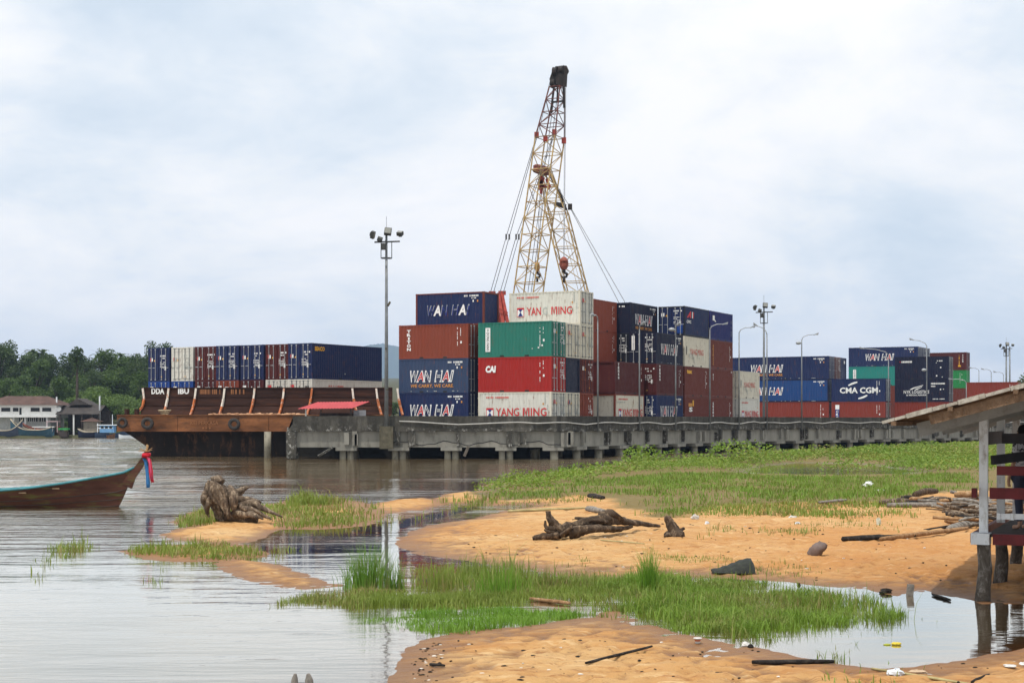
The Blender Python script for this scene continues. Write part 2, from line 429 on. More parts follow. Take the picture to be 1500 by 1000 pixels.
nt.links.new(ramp(nt, noise(nt, v3, 1.4, 3), [(.35, (.10,.070,.036)), (.65, (.125,.092,.052))]), dif.inputs['Color'])
tr = nt.nodes.new('ShaderNodeBsdfTransparent'); tr.inputs[0].default_value = (.8,.72,.6,1)
mx = nt.nodes.new('ShaderNodeMixShader')
nt.links.new(mth(nt, 'POWER', 2.718, mth(nt, 'MULTIPLY', ad.outputs['Fac'], -14.0)), mx.inputs[0])
nt.links.new(dif.outputs[0], mx.inputs[1]); nt.links.new(tr.outputs[0], mx.inputs[2])
gl = nt.nodes.new('ShaderNodeBsdfGlossy'); gl.inputs['Roughness'].default_value = .02; gl.inputs['Color'].default_value = (1,.975,.90,1)
nt.links.new(bp.outputs[0], gl.inputs['Normal'])
fr = nt.nodes.new('ShaderNodeFresnel'); fr.inputs['IOR'].default_value = 1.4; nt.links.new(bp.outputs[0], fr.inputs['Normal'])
mx2 = nt.nodes.new('ShaderNodeMixShader'); sh_ = nt.nodes.new('ShaderNodeAttribute'); sh_.attribute_name = 'shelter'
nt.links.new(mth(nt, 'MINIMUM', mth(nt, 'MULTIPLY', fr.outputs[0], 1.68), mth(nt, 'SUBTRACT', .95, mth(nt, 'MULTIPLY', sh_.outputs['Fac'], .2))), mx2.inputs[0])
nt.links.new(mx.outputs[0], mx2.inputs[1]); nt.links.new(gl.outputs[0], mx2.inputs[2]); nt.links.new(mx2.outputs[0], out.inputs[0])
wav = (vn(X2*.35+Y2*.05, Y2, .42, 1)-.5)*.20+(vn(X2*.5-Y2*.08, Y2, .8, 4)-.5)*.10
WZ = wav*np.clip(1-calm*1.02, 0, 1)*np.clip(dep/.5, 0, 1)*(np.abs(X2) < 130)*np.clip((Y2-30)/30, 0, 1)*(Y2 < 248)
wo = link('water', npmesh('water', np.stack([X2, Y2, WZ], 1), Q2, m, True, {'depth': dep, 'calm': calm, 'shelter': np.clip(sdist(SHEL, X2, Y2)/14+.5, 0, 1)})); tag(wo, kind='structure')

# ---------------------------------------------------------------- grass
def leafmat(name, lo, mid, hi, sc=.6, rough=.55, dry=None):
    m, nt, b = mk(name); v = coords(nt)
    c = ramp(nt, noise(nt, v, sc, 5, .65), [(.30, lo), (.5, mid), (.70, hi)])
    geo = nt.nodes.new('ShaderNodeNewGeometry')
    c = mix(nt, ramp(nt, geo.outputs['Random Per Island'], [(0, 0), (1, .55)]), c, hi)
    if dry:
        f = mth(nt, 'MULTIPLY', ramp(nt, noise(nt, v, sc*.7, 4), [(.46, 0), (.62, 1)]), ramp(nt, geo.outputs['Random Per Island'], [(.35, 0), (.5, .85)]))
        c = mix(nt, f, c, dry)
    nt.links.new(c, b.inputs['Base Color']); b.inputs['Roughness'].default_value = rough; b.inputs['Specular IOR Level'].default_value = .3
    tl = nt.nodes.new('ShaderNodeBsdfTranslucent'); nt.links.new(c, tl.inputs[0])
    ms = nt.nodes.new('ShaderNodeMixShader'); ms.inputs[0].default_value = .3
    nt.links.new(b.outputs[0], ms.inputs[1]); nt.links.new(tl.outputs[0], ms.inputs[2])
    nt.links.new(ms.outputs[0], nt.nodes['Material Output'].inputs[0])
    MATS[name] = m
    return m
GRASS = leafmat('grass_green', (.085,.155,.012), (.145,.25,.02), (.22,.33,.045), .9, dry=(.24,.20,.07))
GRASSB = leafmat('grass_bright', (.09,.20,.012), (.135,.28,.02), (.20,.34,.045), .8)
GRASSY = leafmat('grass_olive', (.11,.17,.018), (.165,.24,.028), (.26,.31,.06), .7, dry=(.28,.20,.09))
MARSH = leafmat('marsh_leaf', (.085,.17,.016), (.145,.25,.024), (.25,.33,.05), .12, dry=(.29,.28,.06))
REED = leafmat('reed', (.075,.18,.016), (.12,.26,.026), (.19,.33,.045), 3.0, dry=(.30,.25,.10))
def scatter(poly, dens, patch=0.0, psc=.5, edge=.5, k=0):
    P = gp(poly); lo, hi = P.min(0), P.max(0)
    A = (hi-lo).prod(); n = int(A*dens)
    x = rng.uniform(lo[0], hi[0], n); y = rng.uniform(lo[1], hi[1], n)
    s = sdist(P, x, y) + (fbm(x, y, psc*2, k+3)-.47)*edge*5 + (fbm(x, y, 5., k+1)-.47)*edge*2.5
    keep = s > 0
    prob = np.clip(s/(edge*1.6+1e-6), .10, 1)*np.clip(.55+2.2*(fbm(x, y, 1.9, k+5)-.35), .35, 1)
    if patch: prob = prob*np.clip((fbm(x, y, psc, k)-.47)*8*patch+1-patch*.5, 0, 1)
    keep &= rng.random(n) < prob
    return x[keep], y[keep]
def blade_arrays(x, y, z, h, wd, lean, bend=.5):
    n = len(x); a = rng.uniform(0, 2*np.pi, n); l = rng.random(n)*lean
    dx, dy = np.cos(a), np.sin(a); wx, wy = -dy*wd/2, dx*wd/2
    V = np.empty((n, 5, 3))
    mh = h*.55; mo = l*h*.35; to = l*h*(1+bend*.6)
    V[:,0] = np.stack([x-wx, y-wy, z], 1); V[:,1] = np.stack([x+wx, y+wy, z], 1)
    V[:,2] = np.stack([x+dx*mo+wx*.8, y+dy*mo+wy*.8, z+mh], 1); V[:,3] = np.stack([x+dx*mo-wx*.8, y+dy*mo-wy*.8, z+mh], 1)
    V[:,4] = np.stack([x+dx*to, y+dy*to, z+h*(1-l*.35)], 1)
    i = np.arange(n)[:,None]*5
    return V.reshape(-1,3), np.concatenate([i+0, i+1, i+2, i+3], 1), np.concatenate([i+3, i+2, i+4], 1)
def grass(name, label, specs, mat, group=None):
    Vs, Qs, Ts, o = [], [], [], 0
    for sp in specs:
        x, y = scatter(sp['p'], sp['d'], sp.get('patch', 0), sp.get('psc', .5), sp.get('edge', .4), sp.get('k', 0))
        n = len(x); z0 = height(x, y); z = np.maximum(z0, -.06)-.01
        hs = np.clip(.5+1.6*(fbm(x, y, sp.get('hsc', 1.3), 6)-.25), .4, 1.5)*np.where(rng.random(n) < .06, 1.6, 1)
        h = rng.uniform(sp['h'][0], sp['h'][1], n)*hs
        V, q, t = blade_arrays(x, y, z, h, rng.uniform(.7, 1.3, n)*sp['w'], sp.get('lean', .7))
        Vs.append(V); Qs.append(q+o); Ts.append(t+o); o += len(V)
    me = npmesh(name, np.concatenate(Vs), [np.concatenate(Qs), np.concatenate(Ts)], mat)
    return tag(link(name, me), label, 'grass', group, 'stuff')
ISL = [(403,881),(430,870),(500,864),(600,860),(680,857),(760,851),(880,850),(895,882),(800,879),(700,890),(600,891),(500,890),(430,887)]
BRT = [(525,910),(600,897),(690,890),(760,889),(850,897),(900,894),(850,905),(760,921),(700,927),(610,931),(560,920)]
RGT = [(895,887),(880,870),(800,868),(790,851),(900,848),(1000,846),(1100,853),(1200,868),(1290,882),(1330,906),(1290,911),(1200,927),(1120,937),(1060,933),(985,921),(930,902)]
grass('grass', 'tongue of short olive green grass standing in the shallows', [dict(p=ISL, d=2900, h=(.06,.17), w=.010, edge=.25, k=1, patch=.35, psc=1.1)], GRASSY)
grass('grass', 'uneven taller stems rising through the grass tongue behind the bright strip', [dict(p=[(590,850),(640,836),(700,834),(790,846),(860,848),(880,872),(760,872),(640,872)], d=260, h=(.2,.46), w=.013, edge=.4, patch=.8, psc=.9, k=6, lean=.5), dict(p=RGT, d=160, h=(.2,.36), w=.011, edge=.3, patch=.8, psc=.8, k=2, lean=.8)], GRASSY)
grass('grass', 'vivid bright green strip of grass along the sand edge', [dict(p=BRT, d=3000, h=(.05,.15), w=.009, edge=.2, k=2, patch=.15, psc=1.4)], GRASSB)
grass('grass', 'dense green grass patch between the puddle and the sand', [dict(p=RGT, d=2500, h=(.06,.24), w=.010, edge=.4, k=3, patch=.3, psc=.9, lean=1.0), dict(p=[(930,900),(960,885),(1060,890),(1120,905),(1090,925),(1000,915)], d=900, h=(.08,.2), w=.012, k=4)], GRASS)
grass('grass', 'thin grass stalks poking out of the puddle margin', [
    dict(p=[(1190,957),(1235,935),(1280,942),(1278,970),(1250,985),(1210,977)], d=260, h=(.08,.2), w=.010, edge=.2, k=1, patch=.8, psc=1.5),
    dict(p=[(1150,945),(1240,925),(1330,900),(1420,905),(1330,925),(1220,950)], d=60, h=(.06,.16), w=.009, edge=.2, patch=1, psc=1.6, k=2),
    dict(p=[(1240,970),(1330,965),(1360,975),(1300,985),(1250,990)], d=120, h=(.05,.15), w=.009, patch=.8, psc=2, k=5),
    dict(p=[(1200,1000),(1215,985),(1300,990),(1310,1015),(1230,1030)], d=420, h=(.05,.15), w=.011, patch=.5, psc=2, k=6),
    dict(p=[(1150,858),(1250,870),(1330,885),(1320,900),(1250,885),(1160,866)], d=120, h=(.12,.25), w=.010, patch=.6, k=7)], GRASS)
grass('grass', 'sparse dry grass scattered over the middle sand', [
    dict(p=[(905,830),(960,818),(1060,820),(1130,830),(1240,845),(1130,850),(1000,842),(930,838)], d=210, h=(.05,.16), w=.012, patch=.9, psc=.9, k=2),
    dict(p=[(1000,792),(1060,782),(1150,785),(1240,787),(1150,797),(1060,799)], d=170, h=(.07,.2), w=.016, patch=.7, psc=.6, k=3),
    dict(p=[(1080,772),(1200,768),(1330,772),(1340,792),(1200,792),(1100,785)], d=40, h=(.05,.15), w=.016, patch=.9, psc=.5, k=6),
    dict(p=[(815,828),(850,820),(865,826),(850,836),(825,835)], d=240, h=(.03,.09), w=.013, patch=.5, psc=2, k=4),
    dict(p=[(590,830),(700,830),(800,842),(900,846),(890,858),(700,856),(600,858)], d=330, h=(.10,.3), w=.013, patch=.6, psc=.8, k=5)], GRASSY)
grass('grass', 'broad meadow of short green grass beyond the driftwood log', [
    dict(p=[(715,729),(800,713),(900,703),(1000,697),(1110,699),(1250,702),(1440,697),(1440,723),(1360,727),(1310,740),(1180,742),(1080,744),(1000,764),(960,764),(905,749),(900,736),(850,729),(760,735)], d=130, h=(.08,.26), w=.028, edge=.7, psc=.3, hsc=.5, k=1, patch=.5)], GRASS)
grass('grass', 'olive brown band of grass between meadow and orange sand', [
    dict(p=[(985,766),(975,748),(1080,741),(1250,741),(1345,752),(1335,766),(1250,770),(1130,766),(1050,769)], d=130, h=(.08,.22), w=.026, edge=.6, psc=.4, patch=.3, hsc=.4, k=4),
    dict(p=[(700,742),(760,736),(860,730),(900,738),(840,742),(760,746)], d=60, h=(.08,.2), w=.028, edge=.6, psc=.4, patch=.6, k=5)], GRASSY)
grass('grass', 'wet grass bank around the sand bars beside the stump', [
    dict(p=G4, d=120, h=(.10,.26), w=.026, edge=.6, patch=.4, psc=.35, k=2),
    dict(p=[(398,768),(440,755),(520,756),(600,752),(680,740),(690,748),(600,765),(500,772),(420,778)], d=100, h=(.10,.28), w=.024, edge=.5, patch=.5, psc=.4, k=3),
    dict(p=[(425,735),(440,728),(500,738),(495,742),(440,742)], d=230, h=(.25,.5), w=.03, edge=.5, k=6),
    dict(p=[(630,736),(660,735),(740,727),(750,735),(690,742)], d=80, h=(.12,.3), w=.03, edge=.5, patch=.4, k=7),
    dict(p=[(252,773),(275,754),(308,750),(318,768),(290,774)], d=300, h=(.12,.32), w=.022, edge=.4, k=4)], GRASSY)
grass('grass', 'low grass covering the thin spit reaching into the river', [dict(p=GS, d=330, h=(.09,.24), w=.018, edge=.3, k=5),
    dict(p=[(384,800),(420,790),(440,806),(420,822),(390,818)], d=90, h=(.1,.25), w=.016, patch=.6, psc=1, k=6)], GRASSY)
grass('grass', 'sprigs of grass standing out of the open river', [
    dict(p=[(62,826),(75,808),(100,796),(128,792),(122,806),(92,822)], d=330, h=(.14,.36), w=.017, edge=.4, patch=.5, psc=.9, k=1),
    dict(p=[(38,848),(46,828),(60,828),(62,850),(48,856)], d=300, h=(.1,.3), w=.016, edge=.25, patch=.5, psc=1.2, k=2),
    dict(p=[(200,852),(220,840),(238,830),(248,838),(240,858),(215,858)], d=240, h=(.1,.28), w=.014, edge=.3, patch=.9, psc=1.5, k=3)], GRASSY)

def leaf_arrays(c, size, flat=.5):
    n = len(c); d1 = rng.normal(size=(n,3)); d1[:,2] *= flat; d1 /= np.linalg.norm(d1, axis=1)[:,None]+1e-9
    r = rng.normal(size=(n,3)); d2 = np.cross(d1, r); d2 /= np.linalg.norm(d2, axis=1)[:,None]+1e-9
    s = (size*rng.uniform(.6, 1.4, n))[:,None]
    V = np.stack([c-d1*s*.5, c+d2*s*.27, c+d1*s*.5, c-d2*s*.27], 1).reshape(-1,3)
    return V, np.arange(n*4).reshape(-1,4)
def marsh(name, label, polys, mat):
    Vs, Qs, o = [], [], 0
    for poly, dens, hh, sz, k in polys:
        x, y = scatter(poly, dens, .35, .2, 1.2, k)
        top = hh*np.clip(.25+2.2*(fbm(x, y, .3, 3)-.25), .2, 1.7)
        z = np.maximum(height(x, y), 0)+rng.random(len(x))**.6*top
        V, q = leaf_arrays(np.stack([x, y, z], 1), sz)
        Vs.append(V); Qs.append(q+o); o += len(V)
    return tag(link(name, npmesh(name, np.concatenate(Vs), np.concatenate(Qs), mat)), label, 'plants', None, 'stuff')
marsh('marsh_plants', 'yellow green leafy marsh plants growing between the quay and the meadow', [
    ([(690,724),(705,716),(760,708),(830,698),(880,691),(960,684),(1060,676),(1110,671),(1110,692),(1000,694),(900,704),(800,716),(720,730)], 230, .45, .10, 1),
    ([(1100,672),(1150,667),(1250,662),(1440,654),(1520,654),(1520,690),(1440,694),(1340,692),(1290,682),(1240,675),(1180,674),(1110,684)], 150, .55, .13, 2),
    ([(700,730),(760,724),(830,716),(850,724),(760,734)], 50, .35, .13, 3)], MARSH)

def reed_clump(px, py, n, h, spread, label, mat=REED, wd=.016, lean=.45, name='reed_clump'):
    p = ground(px, py); x = rng.normal(0, spread, n); y = rng.normal(0, spread*.7, n)
    hh = rng.uniform(.45, 1, n)*h*np.exp(-(x/spread)**2*.12)
    seg = 5; a = rng.uniform(0, 2*np.pi, n); a = np.where(rng.random(n) < .5, np.arctan2(y, x), a)
    ln = rng.uniform(.05, 1, n)**1.5*lean
    V = np.empty((n, seg, 2, 3)); wx = rng.uniform(-1, 1, n); wy = np.sqrt(1-wx**2)*.6
    for s in range(seg):
        t = s/(seg-1); o = ln*hh*(t**2.2); zz = hh*(t-.35*ln*t**3); ww = wd/2*(1-t*.92)*rng.uniform(.7, 1.2, n)
        cx, cy = x+np.cos(a)*o, y+np.sin(a)*o
        V[:,s,0] = np.stack([cx-wx*ww, cy-wy*ww, zz], 1); V[:,s,1] = np.stack([cx+wx*ww, cy+wy*ww, zz], 1)
    i = np.arange(n)[:,None]*seg*2
    q = np.concatenate([np.concatenate([i+2*s, i+2*s+1, i+2*s+3, i+2*s+2], 1) for s in range(seg-1)])
    o = link(name, npmesh(name, V.reshape(-1,3), q, mat)); o.location = p-Vector((0,0,.05))
    return tag(o, label, 'reeds', 'clumps of tall reeds')
reed_clump(540, 861, 430, 1.0, .21, 'tallest and widest clump of arching green reeds beside the pond', lean=.5, wd=.019)
reed_clump(578, 861, 130, .72, .10, 'thin reed clump just right of the widest reeds', lean=.6)
reed_clump(645, 858, 260, .55, .24, 'yellowish loose reed clump between the widest reeds and the middle clump', MATS['grass_olive'])
reed_clump(735, 870, 260, .72, .24, 'middle reed clump with thin seed stalks on the grass tongue', MATS['grass_bright'])
reed_clump(952, 868, 300, .92, .085, 'narrow upright bright green reed clump in the grass patch', MATS['grass_bright'], lean=.35)
reed_clump(945, 676, 70, 1.1, .5, 'tall leafy marsh reeds in front of the quay piles', MATS['marsh_leaf'], wd=.1, lean=.8)
def bush(px, py, r, h, n, label, mat=MARSH, sz=.17):
    p = ground(px, py); t = rng.normal(size=(n,3)); t /= np.linalg.norm(t, axis=1)[:,None]
    t *= (rng.random(n)**.4)[:,None]; c = np.stack([t[:,0]*r, t[:,1]*r, h*.5+t[:,2]*h*.55], 1)
    c[:,2] = np.maximum(c[:,2], 0); c[:,:2] *= (1+.35*(vn(c[:,0]+px, c[:,2]*2, 1.5, 2)-.5))[:,None]
    V, q = leaf_arrays(c, sz); o = link('bush', npmesh('bush', V, q, mat)); o.location = p
    return tag(o, label, 'bush', 'bushes on the marsh bank')
bush(940, 686, 1.3, 1.35, 420, 'leafy bush in front of the quay piles, topmost on the near marsh')
bush(1082, 677, 2.4, 1.4, 650, 'rounded yellow green bush beside the dark marsh pool', sz=.2)
for k_, (bx_, by_, br_, bh_) in enumerate(((880,694,2.0,.6),(915,690,1.3,.55),(1035,681,1.6,.7),(1125,675,2.2,.9),(1165,673,1.5,.7),(1205,672,2.5,1.0),(1260,671,2.0,.8),(1300,670,2.6,1.0),(1345,670,1.8,.8),(1390,670,2.8,1.1),(840,700,1.5,.5),(1240,690,1.8,.8),(1370,690,2.0,.8),(775,710,1.3,.6))):
    bush(bx_, by_, br_, bh_, int(150*br_), 'low rounded clump of marsh plants on the green bank', [MARSH, MATS['grass_olive'], MARSH, MATS['grass_green']][k_ % 4], .17)
bush(1000, 680, 1.4, .9, 260, 'small low bush between the two taller marsh bushes')
# ---------------------------------------------------------------- quay
def quay_concrete():
    m, nt, b = mk('weathered_concrete')
    v = coords(nt); vs = coords(nt, 'Object', (1.3,1.3,.22))
    c = ramp(nt, noise(nt, vs, 1.1, 8, .72), [(.30, (.022,.020,.017)), (.48, (.062,.057,.048)), (.62, (.12,.112,.094)), (.75, (.19,.18,.155))])
    c = mix(nt, ramp(nt, noise(nt, v, .45, 5, .65), [(.42, .75), (.62, 0)]), c, (.034,.032,.026))
    geo = nt.nodes.new('ShaderNodeNewGeometry'); s_ = nt.nodes.new('ShaderNodeSeparateXYZ'); nt.links.new(geo.outputs['Position'], s_.inputs[0])
    low = ramp(nt, mth(nt, 'SUBTRACT', s_.outputs[2], 1.9), [(.02, 1), (.38, .25), (.7, .06)])
    fl = mth(nt, 'MULTIPLY', ramp(nt, noise(nt, v, 2.6, 8, .78), [(.54, 0), (.60, .9)]), low)
    c = mix(nt, fl, c, (.36,.35,.32))
    nt.links.new(c, b.inputs['Base Color']); b.inputs['Roughness'].default_value = .92; b.inputs['Specular IOR Level'].default_value = .2
    bump(nt, noise(nt, v, 3, 8, .75), .8, .06, b)
    return m
CONC = quay_concrete()
CONCL = plain('pale_concrete', (.23,.22,.19), .9, var=.25, scale=.7, dirt=(.10,.092,.075), damt=.8, bmp=.02, stretch=(1,1,.3))
CONCD = plain('deck_concrete', (.22,.21,.19), .95, var=.3, scale=.5, dirt=(.1,.09,.08))
PILE = plain('pile_concrete', (.24,.22,.17), .9, var=.3, scale=1.5, dirt=(.07,.06,.045), damt=.8, bmp=.02, stretch=(1,1,.5))
P0, P1, P2 = Vector((-16.1,112,0)), Vector((3.17,112,0)), Vector((23.3,144.2,0))
P3 = P2+Vector((.669,.743,0))*108
PATH = [P0, P1, P2, P3]
DECKZ = 2.26
def offpath(off):   # path moved inward
    ds = [(PATH[i+1]-PATH[i]).normalized() for i in range(3)]
    ns = [Vector((-d.y, d.x, 0)) for d in ds]
    r = [P0+ns[0]*off]
    for i in (1, 2):
        n = (ns[i-1]+ns[i]).normalized(); r.append(PATH[i]+n*(off/n.dot(ns[i])))
    r.append(P3+ns[2]*off); return r
def wall_strip(mb, i, off, thick, z0, z1, step=.5, chip=0.0, mat=0, a0=0.0, rr=None):
    a, b = offpath(off)[i:i+2]; c, d = offpath(off+thick)[i:i+2]
    n = max(1, int((b-a).length/step)); rr = rr or random.Random(i*7+3)
    rows = []
    for k in range(n+1):
        t = k/n; f = a.lerp(b, t); bk = c.lerp(d, t)
        zb = z0+(rr.uniform(-chip, chip) if chip else 0); zt = z1+(rr.uniform(-chip, chip)*.25 if chip else 0)
        fo = Vector((rr.uniform(-1,1), rr.uniform(-1,1), 0))*chip*.25
        rows.append([f+fo+Vector((0,0,zb)), f+Vector((0,0,zt)), bk+Vector((0,0,zt)), bk+Vector((0,0,zb))])
    if a0:   # cut-off end
        for r_ in rows[:1]: r_[1] = r_[1]+Vector((a0,0,0)); r_[2] = r_[2]+Vector((a0,0,0))
    vs = [p for r_ in rows for p in r_]; fs = []
    for k in range(n):
        for j in range(4): fs.append((k*4+j, (k+1)*4+j, (k+1)*4+(j+1)%4, k*4+(j+1)%4))
    fs += [(3,2,1,0), (n*4, n*4+1, n*4+2, n*4+3)]
    mb.add(vs, fs, mat)
quay = thing('quay', 'long grey concrete quay on piles carrying the stacked containers', 'quay')
mb = MB()
ip = offpath(.36)
mb.prism([(p.x, p.y) for p in ip]+[(75,300),(30,230),(-8.8,150),(-8.8,117.3),(-15.7,117.3)], 1.7, DECKZ)
mb.build('deck', CONCD, quay)
mb = MB()
for i in range(3): wall_strip(mb, i, 0, .35, 1.98, 3.07, .45, .06, a0=.95 if i == 0 else 0)
mb.build('parapet', CONC, quay)
mb = MB()
for i in range(3): wall_strip(mb, i, .28, .55, .83, 1.975, 1.2, .0)
mb.build('edge_beam', CONCL, quay)
mb = MB(); mb.box((-15.75,112.6,1.0), (.7,1.3,1.9)); mb.box((-15.6,112.5,-.4), (.55,.8,1.9))
mb.build('end_wall', CONC, quay)
# pilasters, pile caps, piles
D1 = (P2-P1).normalized(); D2 = (P3-P2).normalized(); N1 = Vector((-D1.y, D1.x, 0)); N2 = Vector((-D2.y, D2.x, 0))
def onside(t):
    L = (P2-P1).length
    return (P1+D1*t, D1, N1) if t < L else (P2+D2*(t-L), D2, N2)
spots = []
for px in (507, 584, 661, 741): spots.append((Vector(((px-750)/20.5, 112, 0)), Vector((1,0,0)), Vector((0,1,0)), True))
spots.append((P1+Vector((.15,.1,0)), Vector((1,0,0)), (N1+Vector((0,1,0))).normalized(), False))
for k in range(1, 31): spots.append((*onside(.6+3.35*k), False))
caps, piles = [], []
def onebox(c, s, d):
    mb = MB(); mb.box((0,0,0), s); return mb, math.atan2(d.y, d.x)
pm = MB(); pm.tube([(0,0,-1.6),(0,0,.62)], .24, 10); pile_me = pm.mesh('pile', [PILE], True)
cm = MB(); cm.box((0,0,0), (1.5,1.3,.24)); cap_me = cm.mesh('pile_cap', [CONCL])
rr = random.Random(5)
for k, (p, d, n, dbl) in enumerate(spots):
    a = math.atan2(d.y, d.x)
    c = link('pile_cap', cap_me, quay); c.location = p+n*.78+Vector((0,0,.71)); c.rotation_euler = (0,0,a)
    for off in ((-.27,.27) if dbl else (0,)):
        q = link('pile', pile_me, quay); q.location = p+n*.62+d*off; q.scale = (1 if dbl else 1.25,)*2+(1,)
    if k < 14:
        q = link('pile', pile_me, quay); q.location = p+n*4.2+d*.3
    mb = MB(); w_ = rr.uniform(.35, .8)
    for j in range(rr.randint(1, 3)):
        mb.box((rr.uniform(-.2,.5)+j*.45, .13, 1.40+rr.uniform(-.05,.1)), (rr.uniform(.12,.4), .28, 1.10-rr.uniform(0,.35)))
    b_ = mb.build('pilaster', rr.choice([CONC, CONCL, CONC]), quay); b_.location = p; b_.rotation_euler = (0,0,a)
# near-black backing added behind the piles, painted as the shade under the deck
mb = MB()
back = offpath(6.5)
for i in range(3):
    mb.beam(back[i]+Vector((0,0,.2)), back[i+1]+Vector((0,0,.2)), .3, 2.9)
mb.build('shade_backing', plain('under_deck_shade', (.014,.013,.011), .95), quay)
# white service pipe and black hose along the parapet
WHITEP = plain('white_pipe', (.42,.41,.38), .5, var=.15, dirt=(.25,.22,.18))
RUBBER_SHADE = plain('rubber_and_pocket_shade', (.02,.02,.02), .7, var=.3, dirt=(.09,.08,.07))
mb = MB(); pts = []; rr = random.Random(2); op = offpath(-.09)
for i in range(3):
    a, b = op[i], op[i+1]
    if i == 0: a = Vector(((585-750)/20.5, a.y, 0))
    n = int((b-a).length/1.4)
    for k in range(n+(i == 2)):
        pts.append(a.lerp(b, k/n)+Vector((0,0,2.54+.07*math.sin(k*1.3+i)+rr.uniform(-.04,.04))))
pts[0].z += .12
mb.tube(pts, .042, 6)
tag(mb.build('service_pipe', WHITEP, None, True), 'sagging white pipe fixed along the face of the quay parapet', 'pipe')
mb = MB(); pts = []
for k in range(40):
    x = -8.6+k*.31; pts.append((x, 112.2-.12, 1.12+.13*math.sin(k*.62)+.05*math.sin(k*1.7)))
mb.tube(pts, .035, 5)
tag(mb.build('hose', RUBBER_SHADE, None, True), 'thin black hose sagging low across the front of the quay', 'hose')
def plank3(name, a, b, w, h, mat, label, cat, **k):
    mb = MB(); mb.beam(a, b, w, h); return tag(mb.build(name, mat), label, cat, **k)
plank3('concrete_slab', W(466,668,111.4), W(487,655,111.6), .62, .14, CONC, 'broken concrete slab leaning under the quay end', 'slab')
plank3('timber_post', W(680,668,111.8), W(686,654,111.9), .16, .16, plain('old_timber', (.12,.10,.08), .9, var=.4, bmp=.01), 'slanting timber post under the front of the quay', 'post')
mb = MB(); mb.tube([W(392,672,115.5), W(392,632,115.5)], .26, 12)
tag(mb.build('mooring_pile', PILE, None, True), 'lone concrete mooring pile in front of the rusty barge', 'pile')
# red roofed shelter on the quay
sh = thing('shelter', 'small shelter with a red corrugated roof on the quay end', 'shelter', (0,0,0))
RED = plain('red_roof', (.42,.055,.06), .6, var=.2, scale=2, dirt=(.25,.06,.05))
mb = MB()
a, b, c_, d_ = W(434,599,113.2), W(515,598,113.2), W(541,588,116.4), W(464,589,116.4)
n = 36
vs = []
for k in range(n+1):
    t = k/n; z = .035*(k % 2)
    vs += [a.lerp(b, t)+Vector((0,0,z)), d_.lerp(c_, t)+Vector((0,0,z))]
mb.add(vs, [(2*k, 2*k+2, 2*k+3, 2*k+1) for k in range(n)])
e, f_ = W(543,591,118.0), W(470,592,118.0)
mb.add([d_, c_, e, f_], [(0,1,2,3)]); mb.build('roof', RED, sh)
DARKW = plain('dark_timber', (.05,.04,.035), .9, var=.4)
for px, D in ((448,113.4),(514,113.4),(533,117.5),(470,117.5)):
    q = W(px, 598, D); mb = MB(); mb.beam((q.x,q.y,DECKZ), (q.x,q.y,q.z), .1); mb.build('post', WHITEP if px == 448 else DARKW, sh)
mb = MB(); a, b = W(468,600,116.5), W(530,600,116.5); mb.box(((a.x+b.x)/2, 116.5, 2.75), (b.x-a.x, .08, 1.1)); mb.build('back_wall', DARKW, sh)
a = W(527,604,114.4); mb = MB(); mb.beam((a.x,a.y,DECKZ), (a.x,a.y,3.5), .9, .06); mb.build('side_panel', plain('grey_board', (.2,.2,.21), .8), sh)

# ---------------------------------------------------------------- rusty barge
BRUST = plain('barge_rust', (.165,.066,.026), .85, var=.7, scale=.55, dirt=(.09,.045,.025), damt=.9, bmp=.02, stretch=(.6,1,2.2), rand=False)
BDARK = plain('bulwark_rust', (.036,.017,.012), .85, var=.6, scale=.5, dirt=(.08,.03,.015), damt=.7, bmp=.02, stretch=(.35,1,2.6), rand=False)
BHULL = plain('hull_black', (.016,.012,.010), .9, var=.5, scale=.8, dirt=(.085,.04,.02), damt=.9, stretch=(1,1,.4), rand=False)
for m_ in (BHULL, BDARK): m_.node_tree.nodes['Principled BSDF'].inputs['Specular IOR Level'].default_value = .1
barge = thing('barge', 'rust brown barge moored behind the quay, loaded with containers', 'barge')
BX0, BX1, BY = -29.7, -9.15, 118.0
mb = MB()
def yb(x): return BY
prof = [(BX0+.3, 1.95), (BX0+2.0, .55), (BX0+2.0, -1.2)]
mb.prism([(BX0+.3, -1.95), (BX1, -1.95), (BX1, 1.2), (BX0+2.1, 1.2), (BX0+2.1, -.75)], 0, 26)
mb.v = [(x, BY+.2+z+(.7 if z < 1 else 0), -y) for x, y, z in mb.v]
mb.build('hull', BHULL, barge)
mb = MB()
for k in range(9):
    x0 = BX0+(BX1-BX0)*k/9; x1 = BX0+(BX1-BX0)*(k+1)/9
    mb.box(((x0+x1)/2, BY+.25+.012*(k % 2), 2.56), (x1-x0-.03, .5, 1.2))
mb.box(((BX0+BX1)/2, BY+13, 2.5), (BX1-BX0-.2, 25, 1.1))
mb.box(((BX0+BX1)/2, BY+.2, 1.96), (BX1-BX0, .56, .07)); mb.box(((BX0+BX1)/2, BY+.2, 3.15), (BX1-BX0, .55, .07))
mb.build('belt', BRUST, barge)
